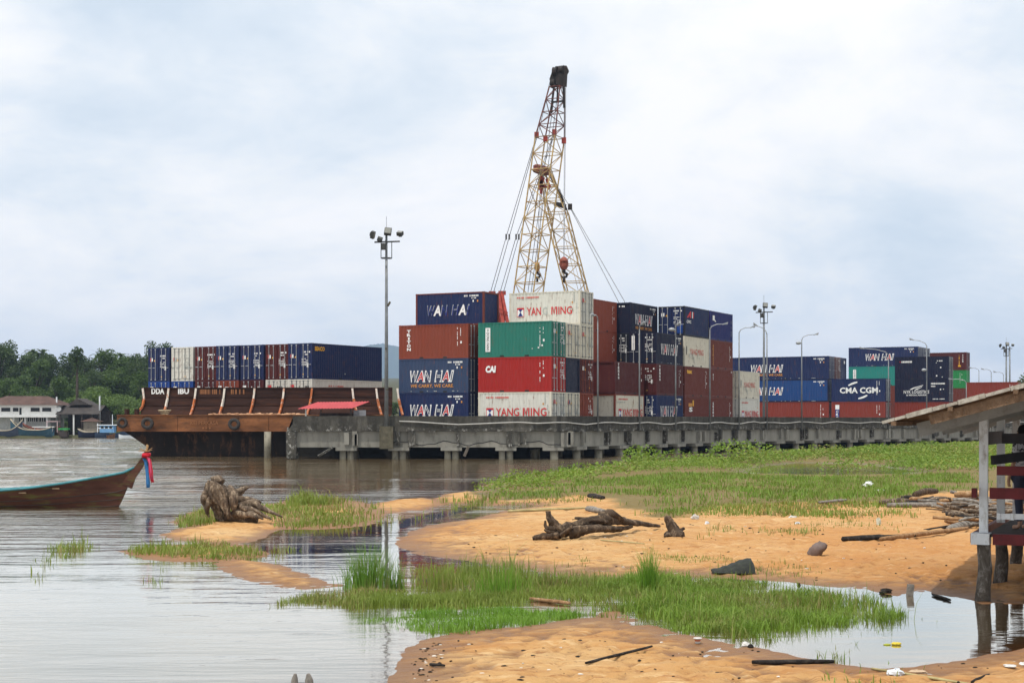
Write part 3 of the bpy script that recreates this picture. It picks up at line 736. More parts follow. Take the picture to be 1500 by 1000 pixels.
# bulwark: curved plating in three strakes
BWY = BY+2.1
bx = [W(208,570,BWY).x+i*(BX1-W(208,570,BWY).x)/22 for i in range(23)]
zs = [3.15, 3.9, 4.55, 5.22]; yo = [-.55, -.18, -.05, 0]
mb = MB(); vs = []; fs = []
for j, (z, o) in enumerate(zip(zs, yo)):
    for x in bx: vs.append((x, BWY+o, z+(.03*math.sin(x*1.7) if j == 3 else 0)))
for j, (z, o) in enumerate(list(zip(zs, yo))[::-1]):
    for x in bx: vs.append((x, BWY+o+.12, z))
nb = len(bx)
for j in range(7):
    for i in range(nb-1): fs.append((j*nb+i, j*nb+i+1, (j+1)*nb+i+1, (j+1)*nb+i))
mb.add(vs, fs)
for z, o in ((3.9,-.2),(4.55,-.07)): mb.beam((bx[0], BWY+o, z), (bx[-1], BWY+o, z), .07, .05)
mb.beam((bx[0], BWY+.05, 5.24), (bx[-1], BWY+.05, 5.24), .25, .07)
mb.beam((bx[0]+.05, BWY+.1, 4.2), (bx[0]+.05, BWY+14, 4.2), .12, 2.0)
mb.build('bulwark', BDARK, barge)
STAN_W = plain('stanchion_paint', (.60,.55,.48), .7, var=.2, scale=2.2, dirt=(.42,.12,.03), damt=1, stretch=(1,1,.7))
STAN_O = plain('stanchion_orange', (.42,.12,.035), .7, var=.3, scale=2.2, dirt=(.6,.55,.48), damt=.9)
for k, px in enumerate((209,247,287,329,373,416,457,516,551,582)):
    t = W(px, 567, BWY-.12); dx = -.30 if px < 460 else .45
    o = 0.10 if k == 0 else 0
    mb = MB(); top = Vector((t.x, BWY-.1, 5.2)); mid = Vector((t.x+dx*.25+o*2, BWY-.2, 4.4)); m2 = Vector((t.x+dx*.55+o*2, BWY-.35, 3.8)); bt = Vector((t.x+dx-o, BWY-.68, 3.17))
    mb.beam(top, mid, .14, .14); mb.beam(mid, m2, .14, .14, mat=0 if k in (1,3) else 1); mb.beam(m2, bt, .14, .14, 1)
    if k == 6: mb.m = [1]*len(mb.m)
    mb.build('stanchion', [STAN_W, STAN_O], barge)
for dx in (0, .75):
    mb = MB(); mb.tube([(W(186,600,118.6).x+dx, 118.6, 3.15), (W(186,600,118.6).x+dx, 118.6, 3.62)], .2, 10); mb.build('bollard', BDARK, barge)
TYRE = plain('tyre_rubber', (.035,.031,.028), .85, var=.4, scale=4, dirt=(.10,.07,.05))
def tyre(px, py, D, r, label, tilt):
    mb = MB(); n = 22; pr = [(-.5,.50),(-.58,.72),(-.42,1),(.42,1),(.58,.72),(.5,.50),(0,.44)]; vs = []; fs = []
    for i in range(n):
        a = 2*math.pi*i/n
        for y, q in pr: vs.append((math.cos(a)*q*r, y*r*.62, math.sin(a)*q*r))
    q = len(pr)
    for i in range(n):
        for j in range(q): fs.append((i*q+j, ((i+1)%n)*q+j, ((i+1)%n)*q+(j+1)%q, i*q+(j+1)%q))
    mb.add(vs, fs); o = mb.build('tyre_fender', TYRE, None, True); o.location = W(px, py, D); o.rotation_euler = (R(-8), 0, R(tilt))
    return tag(o, label, 'tyre', 'old tyres hung on the barge side')
tyre(179, 619, 117.7, .40, 'pale rimmed old tyre hung at the barge corner', 25)
tyre(216, 620, 117.6, .46, 'dark tyre hung under the white lettering of the barge', 0)
tyre(343, 621, 117.6, .45, 'dark tyre hung halfway along the rusty barge belt', 0)
ROPE = plain('rope', (.35,.28,.18), .9, var=.3)
mb = MB(); rr = random.Random(4); c = W(241, 605, 118.8)
for k in range(5):
    r_ = .28+.05*k; mb.tube([(c.x+math.cos(a/8*math.pi*2)*r_, c.y+math.sin(a/8*math.pi*2)*r_, 3.2+.06*k+rr.uniform(0,.12)) for a in range(9)], .035, 5)
tag(mb.build('rope_coil', ROPE, None, True), 'tangled coil of rope lying on the barge deck edge', 'rope')
mb = MB(); rr = random.Random(8)
for k in range(26):
    x = W(308+k*5.6, 606, 118.6).x; mb.blob((x, 118.55, 3.2), (.22, .16, rr.uniform(.05,.14)), nu=6, nv=4, rough=.3, rr=rr)
tag(mb.build('rubble', plain('rubble', (.45,.26,.15), .9, var=.4)), 'pale sand and rubble spilled along the barge edge', 'rubble', None, 'stuff')

# ---------------------------------------------------------------- lettering
_gc = {}
def glyphs(txt, bold=0.0, shear=0.0):
    k = (txt, bold, shear)
    if k not in _gc:
        cu = bpy.data.curves.new('t', 'FONT'); cu.body = txt; cu.offset = bold; cu.shear = shear; cu.resolution_u = 2
        ob = bpy.data.objects.new('t', cu); me = bpy.data.meshes.new_from_object(ob)
        V = np.array([v.co[:] for v in me.vertices]).reshape(-1,3); Fs = [tuple(p.vertices) for p in me.polygons]
        bpy.data.objects.remove(ob); bpy.data.curves.remove(cu); bpy.data.meshes.remove(me)
        V = V-V.min(0); V = V/np.maximum(V.max(0), 1e-6); _gc[k] = (V, Fs)
    return _gc[k]
class Sign:
    """flat lettering on a face: o origin (lower corner as read), r right, u up"""
    def __init__(s, o, r, u): s.o, s.r, s.u = Vector(o), Vector(r).normalized(), Vector(u).normalized(); s.n = s.r.cross(s.u); s.mb = MB(); s.mats = []
    def mi(s, m):
        if m not in s.mats: s.mats.append(m)
        return s.mats.index(m)
    def P(s, x, y, l): return s.o+s.r*x+s.u*y+s.n*(.008+.005*l)
    def text(s, t, x, y, w, h, m, bold=.02, shear=0.0, l=0):
        if t == 'MING':
            s.poly([(x,y),(x,y+h),(x+w*.05,y+h),(x+w*.05,y)], m, l); s.poly([(x+w*.23,y),(x+w*.23,y+h),(x+w*.28,y+h),(x+w*.28,y)], m, l)
            for q_ in (.05, .23): s.poly([(x+w*q_,y+h),(x+w*(q_*.7+.042*.3/.3 if q_ < .1 else q_*.7+.012),y+h),(x+w*.16,y+h*.1),(x+w*.12,y+h*.1)], m, l)
            return s.text('ING', x+w*.34, y, w*.66, h, m, bold, shear, l)
        V, Fs = glyphs(t, bold, shear); s.mb.add([s.P(x+p[0]*w, y+p[1]*h, l) for p in V], Fs, s.mi(m)); return s
    def rot(s, t, x, y, w, h, m, bold=.02, l=0):    # reads downwards (turned a quarter clockwise)
        V, Fs = glyphs(t, bold); s.mb.add([s.P(x+p[1]*w, y+(1-p[0])*h, l) for p in V], Fs, s.mi(m)); return s
    def stack(s, t, x, y, w, h, m, bold=.03, l=0):
        n = len(t)
        for i, ch in enumerate(t): s.text(ch, x+(w*.3 if ch == 'I' else 0), y+h*(n-1-i)/n, w*(.4 if ch == 'I' else 1), h/n*.82, m, bold, l=l)
        return s
    def poly(s, pts, m, l=0): s.mb.add([s.P(x, y, l) for x, y in pts], [tuple(range(len(pts)))], s.mi(m)); return s
    def rect(s, x, y, w, h, m, l=0): return s.poly([(x,y),(x+w,y),(x+w,y+h),(x,y+h)], m, l)
    def bits(s, x, y, w, h, m, seed, vert=False, gap=.35):     # illegible small marks
        q = random.Random(seed); t = 0; L = h if vert else w
        while t < L:
            a = q.uniform(.04, .13)
            if q.random() > gap: s.rect(*((x, y+t, w, a) if vert else (x+t, y, a, h)), m)
            t += a+q.uniform(.015, .05)
        return s
    def build(s, parent, name='lettering'):
        return s.mb.build(name, s.mats, parent) if s.mb.v else None
ink = lambda n, c: plain('ink_'+n, c, .6, var=.12, scale=6)
WHITE = ink('white', (.72,.72,.70)); INKR = ink('red', (.50,.03,.03)); INKB = ink('blue', (.02,.03,.16)); INKD = ink('dark', (.015,.018,.06))
INKO = ink('orange', (.50,.22,.05)); INKX = ink('weathered_orange', (.24,.10,.04)); INKY = ink('yellow', (.70,.36,.03)); INKG = ink('grey', (.38,.40,.37)); INKK = ink('black', (.03,.03,.03)); INKF = ink('fade', (.52,.08,.06))
sg = Sign((0, BWY-.03, 0), (1,0,0), (0,0,1))
a = W(222,577,BWY); b = W(241,577,BWY); c = W(261,577,BWY); d_ = W(277,577,BWY)
sg.text('DDA', a.x, a.z, b.x-a.x, .46, WHITE, .04); sg.text('IBU', c.x, c.z, d_.x-c.x, .46, WHITE, .04)
a = W(293,577,BWY); sg.bits(a.x, a.z, 1.7, .36, INKX, 3); a = W(335,577,BWY); sg.bits(a.x, a.z, 1.2, .36, INKX, 4)
sg.build(barge)
sg = Sign((0, BY-.022, 0), (1,0,0), (0,0,1)); a = W(279,622,BY)
sg.text('KEI PERKASA', a.x, a.z, 2.1, .3, INKX, .01); sg.bits(a.x+.9, a.z-.3, .7, .12, INKX, 6); sg.build(barge)

# ---------------------------------------------------------------- containers
CW = 2.438
def cshell(L, H):
    mb = MB(); p = .278 if L < 13 else .278
    x = -L/2+.12; prof = []
    n = int((L-.24)/p); p = (L-.24)/n
    for k in range(n):
        for f, dpt in ((0,0),(.26,0),(.5,.036),(.76,.036)): prof.append((x+(k+f)*p, dpt))
    prof.append((L/2-.12, 0))
    for sd_ in (-1, 1):
        vs = []; 
        for xx, dd in prof: vs += [(xx, sd_*(CW/2-.012-dd), .14), (xx, sd_*(CW/2-.012-dd), H-.06)]
        fs = [(2*i, 2*i+2, 2*i+3, 2*i+1) if sd_ < 0 else (2*i, 2*i+1, 2*i+3, 2*i+2) for i in range(len(prof)-1)]
        mb.add(vs, fs)
    ny = 9; vs = []; q = (CW-.24)/ny; pr = []
    for k in range(ny):
        for f, dpt in ((0,0),(.26,0),(.5,.04),(.76,.04)): pr.append((-CW/2+.12+(k+f)*q, dpt))
    pr.append((CW/2-.12, 0))
    for yy, dd in pr: vs += [(-L/2+.02+dd, yy, .12), (-L/2+.02+dd, yy, H-.06)]
    mb.add(vs, [(2*i, 2*i+1, 2*i+3, 2*i+2) for i in range(len(pr)-1)])
    mb.add([(L/2-.07,-CW/2+.1,.1),(L/2-.07,CW/2-.1,.1),(L/2-.07,CW/2-.1,H-.06),(L/2-.07,-CW/2+.1,H-.06)], [(0,1,2,3)])
    vs = []
    for i, (xx, dd) in enumerate(prof): vs += [(xx, -CW/2+.05, H-.03-dd*.7), (xx, CW/2-.05, H-.03-dd*.7)]
    mb.add(vs, [(2*i, 2*i+2, 2*i+3, 2*i+1) for i in range(len(prof)-1)])
    mb.add([(-L/2+.1,-CW/2+.1,.15),(L/2-.1,-CW/2+.1,.15),(L/2-.1,CW/2-.1,.15),(-L/2+.1,CW/2-.1,.15)], [(3,2,1,0)])
    return mb
def cframe(L, H):
    mb = MB()
    for sx in (-1,1):
        for sy in (-1,1):
            mb.box((sx*(L/2-.075), sy*(CW/2-.07), H/2), (.15,.14,H-.24))
            for z in (.06, H-.06): mb.box((sx*(L/2-.088), sy*(CW/2-.08), z), (.182,.166,.12))
        mb.box((sx*(L/2-.07), 0, .075), (.14, CW-.34, .13)); mb.box((sx*(L/2-.07), 0, H-.07), (.14, CW-.34, .12))
    for sy in (-1,1):
        mb.box((0, sy*(CW/2-.03), .085), (L-.37,.056,.15)); mb.box((0, sy*(CW/2-.03), H-.05), (L-.37,.056,.085))
        for sx in (-1,1): mb.box((sx*1.03 if L > 5 else sx*.6, sy*(CW/2-.028), .085), (.34,.062,.115), 1)  # forklift pockets: shade of the openings painted as black boxes
    return mb
_cm = {}
def cmesh(kind, L, H):
    k = (kind, L, H)
    if k not in _cm:
        if kind == 'shell': me = cshell(L, H).mesh('shell', [None])
        elif kind == 'frame': me = cframe(L, H).mesh('frame', [None, RUBBER_SHADE])
        elif kind == 'door':
            mb = MB(); w_ = CW/2-.16; mb.box((0,0,0), (.05, w_, H-.34))
            for z in np.linspace(-(H-.34)/2+.12, (H-.34)/2-.12, 5): mb.box((.03, 0, z), (.03, w_-.1, .16))
            for z in (-.9,-.3,.3,.9): mb.box((.035, (w_/2-.03), z), (.05,.07,.12))
            me = mb.mesh('door', [None])
        else:
            mb = MB(); mb.tube([(0,0,-(H-.24)/2),(0,0,(H-.24)/2)], .026, 6)
            mb.box((.0,.14,-.28), (.03,.34,.045)); mb.box((.0,.0,(H-.3)/2), (.06,.1,.1)); mb.box((.0,.0,-(H-.3)/2), (.06,.1,.1)); mb.box((0,0,.35), (.05,.09,.06))
            me = mb.mesh('locking_bar', [None])
        _cm[k] = me
    return _cm[k]
def setm(o, m):
    o.material_slots[0].link = 'OBJECT'; o.material_slots[0].material = m; return o
GALV = plain('galvanised', (.36,.37,.38), .45, .3, var=.2, dirt=(.16,.12,.09))
GALVW = plain('galvanised_dull', (.20,.21,.21), .5, .3, var=.25)
CC = {
 'navy': ((.012,.022,.075), .35), 'night': ((.009,.012,.032), .3), 'faded': ((.032,.052,.105), .5), 'blue': ((.012,.05,.17), .3),
 'royal': ((.013,.018,.11), .3), 'brick': ((.20,.044,.023), .45), 'brown': ((.125,.029,.019), .5), 'maroon': ((.072,.014,.013), .4), 'redox': ((.20,.034,.022), .5),
 'scarlet': ((.31,.018,.014), .3), 'green': ((.022,.155,.115), .35), 'teal': ((.018,.19,.16), .3), 'grass': ((.02,.20,.055), .3),
 'white': ((.60,.585,.52), .75), 'ivory': ((.60,.56,.46), .8), 'black': ((.010,.013,.022), .3), 'cobalt': ((.012,.05,.22), .2)}
def cmat(c): return paint('steel_'+c, CC[c][0], CC[c][1], .12 if c not in ('white','ivory') else .2)
TH = R(27); U = Vector((math.cos(TH), -math.sin(TH), 0)); V_ = Vector((math.sin(TH), math.cos(TH), 0))
TB = R(31); UB = Vector((math.cos(TB), -math.sin(TB), 0)); VB = Vector((math.sin(TB), math.cos(TB), 0))
def container(corner, orient, z, color, label, L=6.06, H=2.59, doors=True, let=None, endlet=None, u=U, v=V_, frame=None, bars=None):
    c = Vector((corner[0], corner[1], 0))
    ctr = c-u*(L/2)+v*(CW/2) if orient == 'u' else c+v*(L/2)-u*(CW/2)
    x = u if orient == 'u' else -v
    t = thing('shipping_container', label, 'container', (ctr.x, ctr.y, z), math.atan2(x.y, x.x), 'stacked shipping containers')
    m = cmat(color)
    setm(link('shell', cmesh('shell', L, H), t), m)
    setm(link('frame', cmesh('frame', L, H), t), cmat(frame or color))
    if doors:
        bm = cmat(bars) if bars else (GALVW if color in ('white','ivory') else GALV)
        for sy in (-1,1):
            d = link('door', cmesh('door', L, H), t); setm(d, m); d.location = (L/2-.03, sy*(CW/4-.035), H/2); d.scale = (1, sy, 1)
            for k in (-.22, .26):
                b = link('locking_bar', cmesh('locking_bar', L, H), d); setm(b, bm); b.location = (.075, k, 0)
    # lettering on the long side that shows
    sgn = -1 if orient == 'u' else 1
    sg = Sign((sgn*-0+ (-L/2 if sgn < 0 else L/2), sgn*CW/2, 0), ((1 if sgn < 0 else -1),0,0), (0,0,1))
    if let: let(sg, L, H)
    e = Sign((L/2+.03, -CW/2, 0), (0,1,0), (0,0,1))
    if endlet: endlet(e)
    if e.mb.v:
        base = len(sg.mats); mp = [sg.mi(x_) for x_ in e.mats]; n = len(sg.mb.v)
        sg.mb.v += e.mb.v; sg.mb.f += [tuple(i+n for i in f) for f in e.mb.f]; sg.mb.m += [mp[i] for i in e.mb.m]
    sg.build(t)
    return t
def e_marks(ink_, seed, tag_=None):
    def f(s):
        q = random.Random(seed)
        s.bits(1.42, 2.12, .75, .12, ink_, seed); s.bits(1.55, 1.93, .4, .09, ink_, seed+1)
        for k in range(5): s.bits(1.42, 1.6-k*.13, .62, .06, ink_, seed+2+k, gap=.2)
        if tag_: s.rect(.28, 1.72, .13, .3, tag_[0], 4); s.rect(.45, 1.72, .13, .3, tag_[1], 4); s.poly([(.70,1.72),(.86,1.72),(.78,1.9)], INKY, 4)
        s.rect(1.95, .95, .16, .34, ink_, 4); s.poly([(1.5,.35),(1.66,.35),(1.58,.52)], INKY, 4)
    return f
def marks(sg, L, H, ink_=None, seed=1):
    ink_ = ink_ or WHITE
    sg.bits(L-1.75, H-.36, 1.25, .13, ink_, seed, gap=.2); sg.bits(L-1.1, H-.52, .35, .09, ink_, seed+1)
    sg.rect(L-1.0, H-.78, .1, .16, WHITE); sg.rect(L-.62, H-.78, .11, .16, INKO)
def vmarks(sg, L, H, ink_=None, seed=1):
    ink_ = ink_ or WHITE
    sg.bits(L-.95, .75, .055, H-1.15, ink_, seed, True, .15); sg.bits(L-.68, H-.9, .055, .55, ink_, seed+3, True, .3); sg.rect(L-.68, 1.1, .13, .18, ink_)
def wan_hai(carry=False, w0=1.05, ww=3.75, y0=.85, hh=.8, worn=False):
    def f(sg, L, H):
        sc = 1.0; x0 = w0 if L < 7 else L*.255
        for ch, a, b in (('W',0,.175),('A',.145,.315),('N',.32,.48),('H',.57,.74),('A',.735,.905),('I',.915,1.0)):
            x = x0+a*ww; w_ = (b-a)*ww
            if worn:
                sg.text(ch, x, y0, w_, hh, WHITE if ch == 'A' else INKG, .02 if ch == 'A' else .0, .22)
                sg.text(ch, x-.02+.05, y0-.03, w_, hh*.94, INKB if ch != 'A' else WHITE, .01, .22, 1)
                if ch != 'A': sg.rect(x+w_*.25, y0+hh*.25, w_*.5, hh*.22, sg_navy, 2)
            else:
                sg.text(ch, x-.05, y0-.05, w_+.1, hh+.1, WHITE, .035, .22)
                sg.text(ch, x+.05, y0+.05, w_-.1, hh-.1, INKR if ch == 'A' else INKD, .012 if ch == 'A' else -.004, .22, 1)
        if carry: sg.text('WE CARRY, WE CARE.', x0, .36, ww*1.0, .30, INKO, .025, .1)
        marks(sg, L, H, WHITE, 11)
        sg.bits(.3, .1, L-.6, .05, INKG, 9, gap=.8)
    return f
sg_navy = cmat('navy')
def yang_ming(worn=False):
    def f(sg, L, H):
        sg.bits(.68, H-.45, 1.9, .11, INKF, 5, gap=.05)
        x, y = .68, .70
        sg.rect(x, y, .62, .72, INKR); sg.rect(x+.05, y+.04, .52, .52, WHITE, 1)
        sg.poly([(x+.13,y+.6),(x+.49,y+.6),(x+.31,y+.36)], INKB, 2); sg.poly([(x+.10,y+.06),(x+.52,y+.06),(x+.31,y+.40)], INKB, 2)
        if worn:
            sg.text('YAN', x+.85, y+.12, 1.22, .6, INKR, .012); sg.text('G', x+2.2, y+.12, .42, .6, INKG, .012)
            sg.text('MING', x+2.95, y+.12, 1.75, .6, INKR, .012)
        else:
            sg.text('YANG', x+.8, y+.12, 1.95, .6, INKR, .012); sg.text('MING', x+3.05, y+.12, 1.95, .6, INKR, .012)
        sg.bits(L-.55, H-.85, .09, .65, INKG, 3, True); sg.rect(L-.72, H-.95, .12, .14, INKO); sg.bits(L-.35, .9, .06, .8, INKG, 8, True)
    return f
def cai(sg, L, H):
    sg.text('CAI', .62, 1.45, .88, .52, WHITE, .06, .12); vmarks(sg, L, H, WHITE, 21)
def triton(sg, L, H):
    sg.stack('TRITON', .72, .62, .34, 1.65, WHITE, .045); vmarks(sg, L, H, WHITE, 31)
def dongfang(sg, L, H):
    sg.rect(.62, .42, .40, 1.78, WHITE); sg.rot('DONG FANG', .71, .5, .22, 1.35, INKK, .015, 1); sg.rect(.74, 1.93, .16, .2, INKG, 1)
    vmarks(sg, L, H, WHITE, 41); sg.rect(L-1.1, .6, .12, .1, WHITE); sg.rect(L-1.6, .55, .1, .08, INKG); sg.rect(L-.8, .75, .12, .12, WHITE)
def cma(sg, L, H):
    sg.text('CMA CGM', .95, .95, L-1.75, .66, WHITE, .03)
    def arc(cx, cy, r, a0, a1, w_):
        n = 10; o = []; i = []
        for k in range(n+1):
            a = R(a0+(a1-a0)*k/n); t = w_*(.35+.65*math.sin(math.pi*(.15+.7*k/n)))
            o.append((cx+1.25*r*math.cos(a), cy+r*math.sin(a))); i.append((cx+1.25*(r-t)*math.cos(a), cy+(r-t)*math.sin(a)))
        for k in range(n): sg.poly([i[k], o[k], o[k+1], i[k+1]], WHITE)
    arc(3.0, 1.05, 1.2, 92, 138, .2); arc(3.0, 1.5, 1.2, 272, 318, .2); vmarks(sg, L, H, WHITE, 51)
def nyk(sg, L, H):
    sg.text('NYK LOGISTICS', 1.0, .98, 2.9, .36, WHITE, .01, .05); sg.text('& MEGACARRIER', 1.3, .72, 2.3, .17, WHITE, .02)
    sg.poly([(1.65,1.42),(2.1,1.66),(3.25,1.95),(3.15,1.85),(2.25,1.58),(1.95,1.42)], WHITE); sg.poly([(2.2,1.40),(2.5,1.55),(3.1,1.74),(3.05,1.66),(2.65,1.5),(2.55,1.40)], WHITE)
    sg.bits(4.1, 2.0, 1.55, .17, WHITE, 3, gap=0); sg.bits(4.1, 1.72, .5, .13, WHITE, 4, gap=0); sg.bits(4.3, .3, 1.3, .09, WHITE, 5, gap=.1); sg.rect(5.1,1.35,.13,.15,WHITE); sg.rect(5.45,1.4,.1,.1,WHITE)
def stackname(t, m=None, y=.5, h=1.7, x=.55, w=.26):
    def f(sg, L, H): sg.stack(t, x, y, w, h, m or WHITE, .05); vmarks(sg, L, H, WHITE, len(t)*7)
    return f
def texy(sg, L, H): sg.text('tex', .5, H-.62, 1.3, .36, INKY, .06); vmarks(sg, L, H, WHITE, 61)
def cpic(sg, L, H):
    sg.poly([(.5,1.62),(1.35,2.2),(1.5,2.2),(1.5,1.62),(1.2,1.62),(1.2,1.85),(.8,1.62)], INKR); sg.rect(1.75,1.62,.2,.55,WHITE); sg.rect(2.05,1.62,.15,.55,INKR)
    sg.text('CPIC', .45, 1.15, 1.1, .26, WHITE, .03); 
def seaco(sg, L, H): sg.text('SEACO', .35, H-.62, 1.3, .36, INKY, .05); sg.rect(.45*L, .45, .12, .1, INKG)
def kay(sg, L, H): sg.rect(.55, 1.75, .55, .45, WHITE); sg.poly([(1.0,1.9),(1.5,1.65),(1.1,1.65)], WHITE, 1); sg.bits(L-.5,.5,.08,1.5,INKG,5,True)
def rustlogo(sg, L, H): sg.rect(.9, 1.7, .9, .3, INKO); sg.text('S', 1.0, 1.25, .9, .4, WHITE, .05); sg.rect(1.9,1.75,.3,.5,INKY)
def smallred(sg, L, H): sg.rect(.55,1.95,.1,.1,INKR); sg.bits(.75, 1.9, 1.15, .2, WHITE, 4, gap=0); sg.bits(L-1.4,2.0,.8,.13,WHITE,7); sg.bits(L-1.4,1.8,.25,.1,WHITE,8); sg.rect(L-.95,1.25,.14,.14,WHITE); sg.rect(L-1.4,.3,.14,.16,WHITE); sg.bits(L-.75,.2,.1,.4,WHITE,9,True)
def stained(sg, L, H): yang_ming()(sg, L, H); sg.bits(.5, 1.9, 1.5, .12, INKG, 2)
def plainv(seed, m=None):
    return lambda sg, L, H: vmarks(sg, L, H, m or WHITE, seed)
def worn_ivory(sg, L, H):
    sg.rect(.35,1.0,.12,.75,INKK); sg.rect(.5,1.2,.12,.5,INKG); sg.text('YANG MING', 1.35, 1.05, 3.3, .5, INKF, .0); q = random.Random(3)
    for k in range(9): sg.rect(q.uniform(1,5.2), q.uniform(.3,.9), .09, q.uniform(.15,.6), INKG)
def lv(k): return DECKZ+2.59*k
O3 = Vector((5.18,119.2,0)); O2 = O3-V_*2.54; O1 = O3-V_*5.08; ST = U*(6.06+.85)
Wt = (INKR, WHITE)
C = container
# front block, first row
C(O1, 'u', lv(0), 'white', 'white container with red lettering at the bottom under the scarlet one', let=yang_ming(), endlet=e_marks(INKG,2,(INKR,INKR)), frame='ivory')
C(O1, 'u', lv(1), 'scarlet', 'bright scarlet container with three white letters below the green one', let=cai, endlet=e_marks(WHITE,3,(WHITE,WHITE)))
C(O1, 'u', lv(2), 'green', 'sea green container with an upright white name panel', let=dongfang, endlet=e_marks(WHITE,4,(WHITE,WHITE)))
C(O1-ST, 'u', lv(0), 'navy', 'navy container with red and white lettering, lowest under the faded blue one', let=wan_hai(), endlet=e_marks(WHITE,5))
C(O1-ST, 'u', lv(1), 'faded', 'faded grey blue container with an orange slogan under its name', let=wan_hai(True), endlet=e_marks(WHITE,6))
C(O1-ST, 'u', lv(2), 'brick', 'brick red container with white letters stacked vertically near its edge', let=triton, endlet=e_marks(WHITE,7))
# second row
C(O2, 'u', lv(0), 'ivory', 'white container with grey bars, bottom of the stack under the blank navy end', endlet=e_marks(INKG,8,(INKR,INKB)))
C(O2, 'u', lv(1), 'night', 'dark navy container with a blank end between scarlet and maroon door ends', doors=False)
C(O2, 'u', lv(2), 'ivory', 'rust edged white container end just behind the sea green container', endlet=e_marks(INKG,9,(INKR,INKR)))
for k, (cl, nm) in enumerate((('brown','brown'),('navy','navy'),('maroon','maroon'))):
    C(O2-ST, 'u', lv(k), cl, nm+' container hidden behind the three high stack with the faded blue box', doors=(k > 0))
C(O2-ST, 'u', lv(3), 'navy', 'topmost navy container with worn white lettering above the brick red one', let=wan_hai(worn=True), doors=False, frame='brown')
# third row
C(O3, 'u', lv(0), 'brick', 'brick red container with its doors out, lowest under the maroon doors', endlet=e_marks(WHITE,10), bars='brick')
C(O3, 'u', lv(1), 'maroon', 'maroon container with white marked doors between white and brick red ends', endlet=e_marks(WHITE,11,(WHITE,WHITE)), bars='brick')
C(O3, 'u', lv(2), 'ivory', 'grimy white container right under the highest white one', endlet=e_marks(INKG,12,(INKR,INKR)))
C(O3, 'u', lv(3), 'white', 'highest white container with partly faded red lettering, in front of the crane', let=yang_ming(True), endlet=e_marks(INKG,13,(INKR,INKR)), frame='ivory')
# brick stack behind the third row (long sides towards the river)
CB = Vector((6.03,126.15,0))
C(CB, 'v', lv(0), 'ivory', 'dirty white container, lowest of the stack behind the white door ends', let=lambda s,L,H: [s.rect(1.2+i*.5, .1, .3, 1.2+.5*(i%2), INKG) for i in range(6)], doors=False)
C(CB, 'v', lv(1), 'maroon', 'dark maroon container right above the dirty white one', let=plainv(3), doors=False)
C(CB, 'v', lv(2), 'brick', 'upper middle brick red container directly beside the white door ends', let=plainv(4), doors=False)
C(CB, 'v', lv(3), 'brick', 'top brick red container beside the highest white one', let=plainv(5), doors=False)
# second block: doors towards the water, long sides facing along the quay
OB = Vector((9.68,130.7,0))
def gb(a, b): return OB+U*(2.54*a)+V_*(6.5*b)
WN = (WHITE, INKR)
near = Vector((8.15,124.1,0))
C(near, 'v', lv(0), 'ivory', 'white container with ragged red lettering under the two maroon ones', let=stained, doors=False, frame='brick')
C(near, 'v', lv(1), 'maroon', 'maroon container with vertical white letters above the ragged white one', let=stackname('TENSG', y=1.2, h=1.3), doors=False)
for q in range(2): C(gb(0,0)+V_*.5, 'v', lv(q), 'brown', 'container hidden under the black one beside the brick red stack', doors=False)
C(gb(0,0)+V_*.5, 'v', lv(2), 'black', 'black container showing only its doors below the topmost grey blue one', endlet=e_marks(WHITE,14))
C(gb(0,0)+V_*.5, 'v', lv(3), 'faded' if 0 else 'night', 'topmost dark grey navy container next to the top brick red one', let=wan_hai(True), doors=False, endlet=lambda s: s.bits(.3,2.2,1.6,.13,WHITE,4))
C(gb(1,0), 'v', lv(0), 'navy', 'navy container with small lettering under the maroon one with dark red doors', let=wan_hai(w0=.9), endlet=e_marks(WHITE,15))
C(gb(1,0), 'v', lv(1), 'maroon', 'maroon container with dark red doors and vertical white letters', let=stackname('TENSG', y=1.2, h=1.3), endlet=e_marks(WHITE,16), bars='maroon')
C(gb(1,0), 'v', lv(2), 'night', 'dark navy container with a long white strip on its black doors', let=wan_hai(w0=1.0), endlet=lambda s: (e_marks(WHITE,17)(s), s.rect(.22,1.15,.28,1.2,WHITE,3)))
C(gb(1,1), 'v', lv(0), 'brown', 'lowest brown container with a small coloured sign below the yellow marked one', let=rustlogo)
C(gb(1,1), 'v', lv(1), 'brown', 'brown container with yellow lettering under the stained white one', let=texy)
C(gb(1,1), 'v', lv(2), 'ivory', 'stained white container with red letters between brown and navy boxes', let=worn_ivory)
C(gb(1,1), 'v', lv(3), 'navy', 'topmost navy container with blue striped doors and a red white sign', let=cpic, endlet=lambda s: (e_marks(WHITE,18,(WHITE,WHITE))(s), s.rect(1.75,.25,.5,.8,cmat('cobalt'),3)), frame='black')
C(gb(1,2), 'v', lv(0), 'brown', 'brown container with vertical pale letters, bottom beside the tall lamp posts', let=stackname('GESEACO', WHITE, .3, 1.9))
C(gb(1,2), 'v', lv(1), 'brown', 'plain brown container with two small white marks, second from the bottom', let=lambda s,L,H: (s.rect(.6,2.0,.2,.1,WHITE), s.bits(.62,1.55,.12,.4,WHITE,3,True), s.rect(L-.5,2.3,.16,.16,WHITE)))
C(gb(1,2), 'v', lv(2), 'brown', 'brown container with vertical pale letters just under the royal blue one', let=stackname('GESEACO', INKO, .3, 1.9))
C(gb(1,2), 'v', lv(3), 'royal', 'topmost royal blue container with one small white sign', let=kay)
gw = OB+U*2.54+V_*21.0
C(gw, 'v', lv(0), 'white', 'clean white container with bold red letters beside the floodlight mast foot', let=yang_ming())
C(gw, 'v', lv(1), 'ivory', 'ivory container with faint red letters stacked on the clean white one', let=worn_ivory)
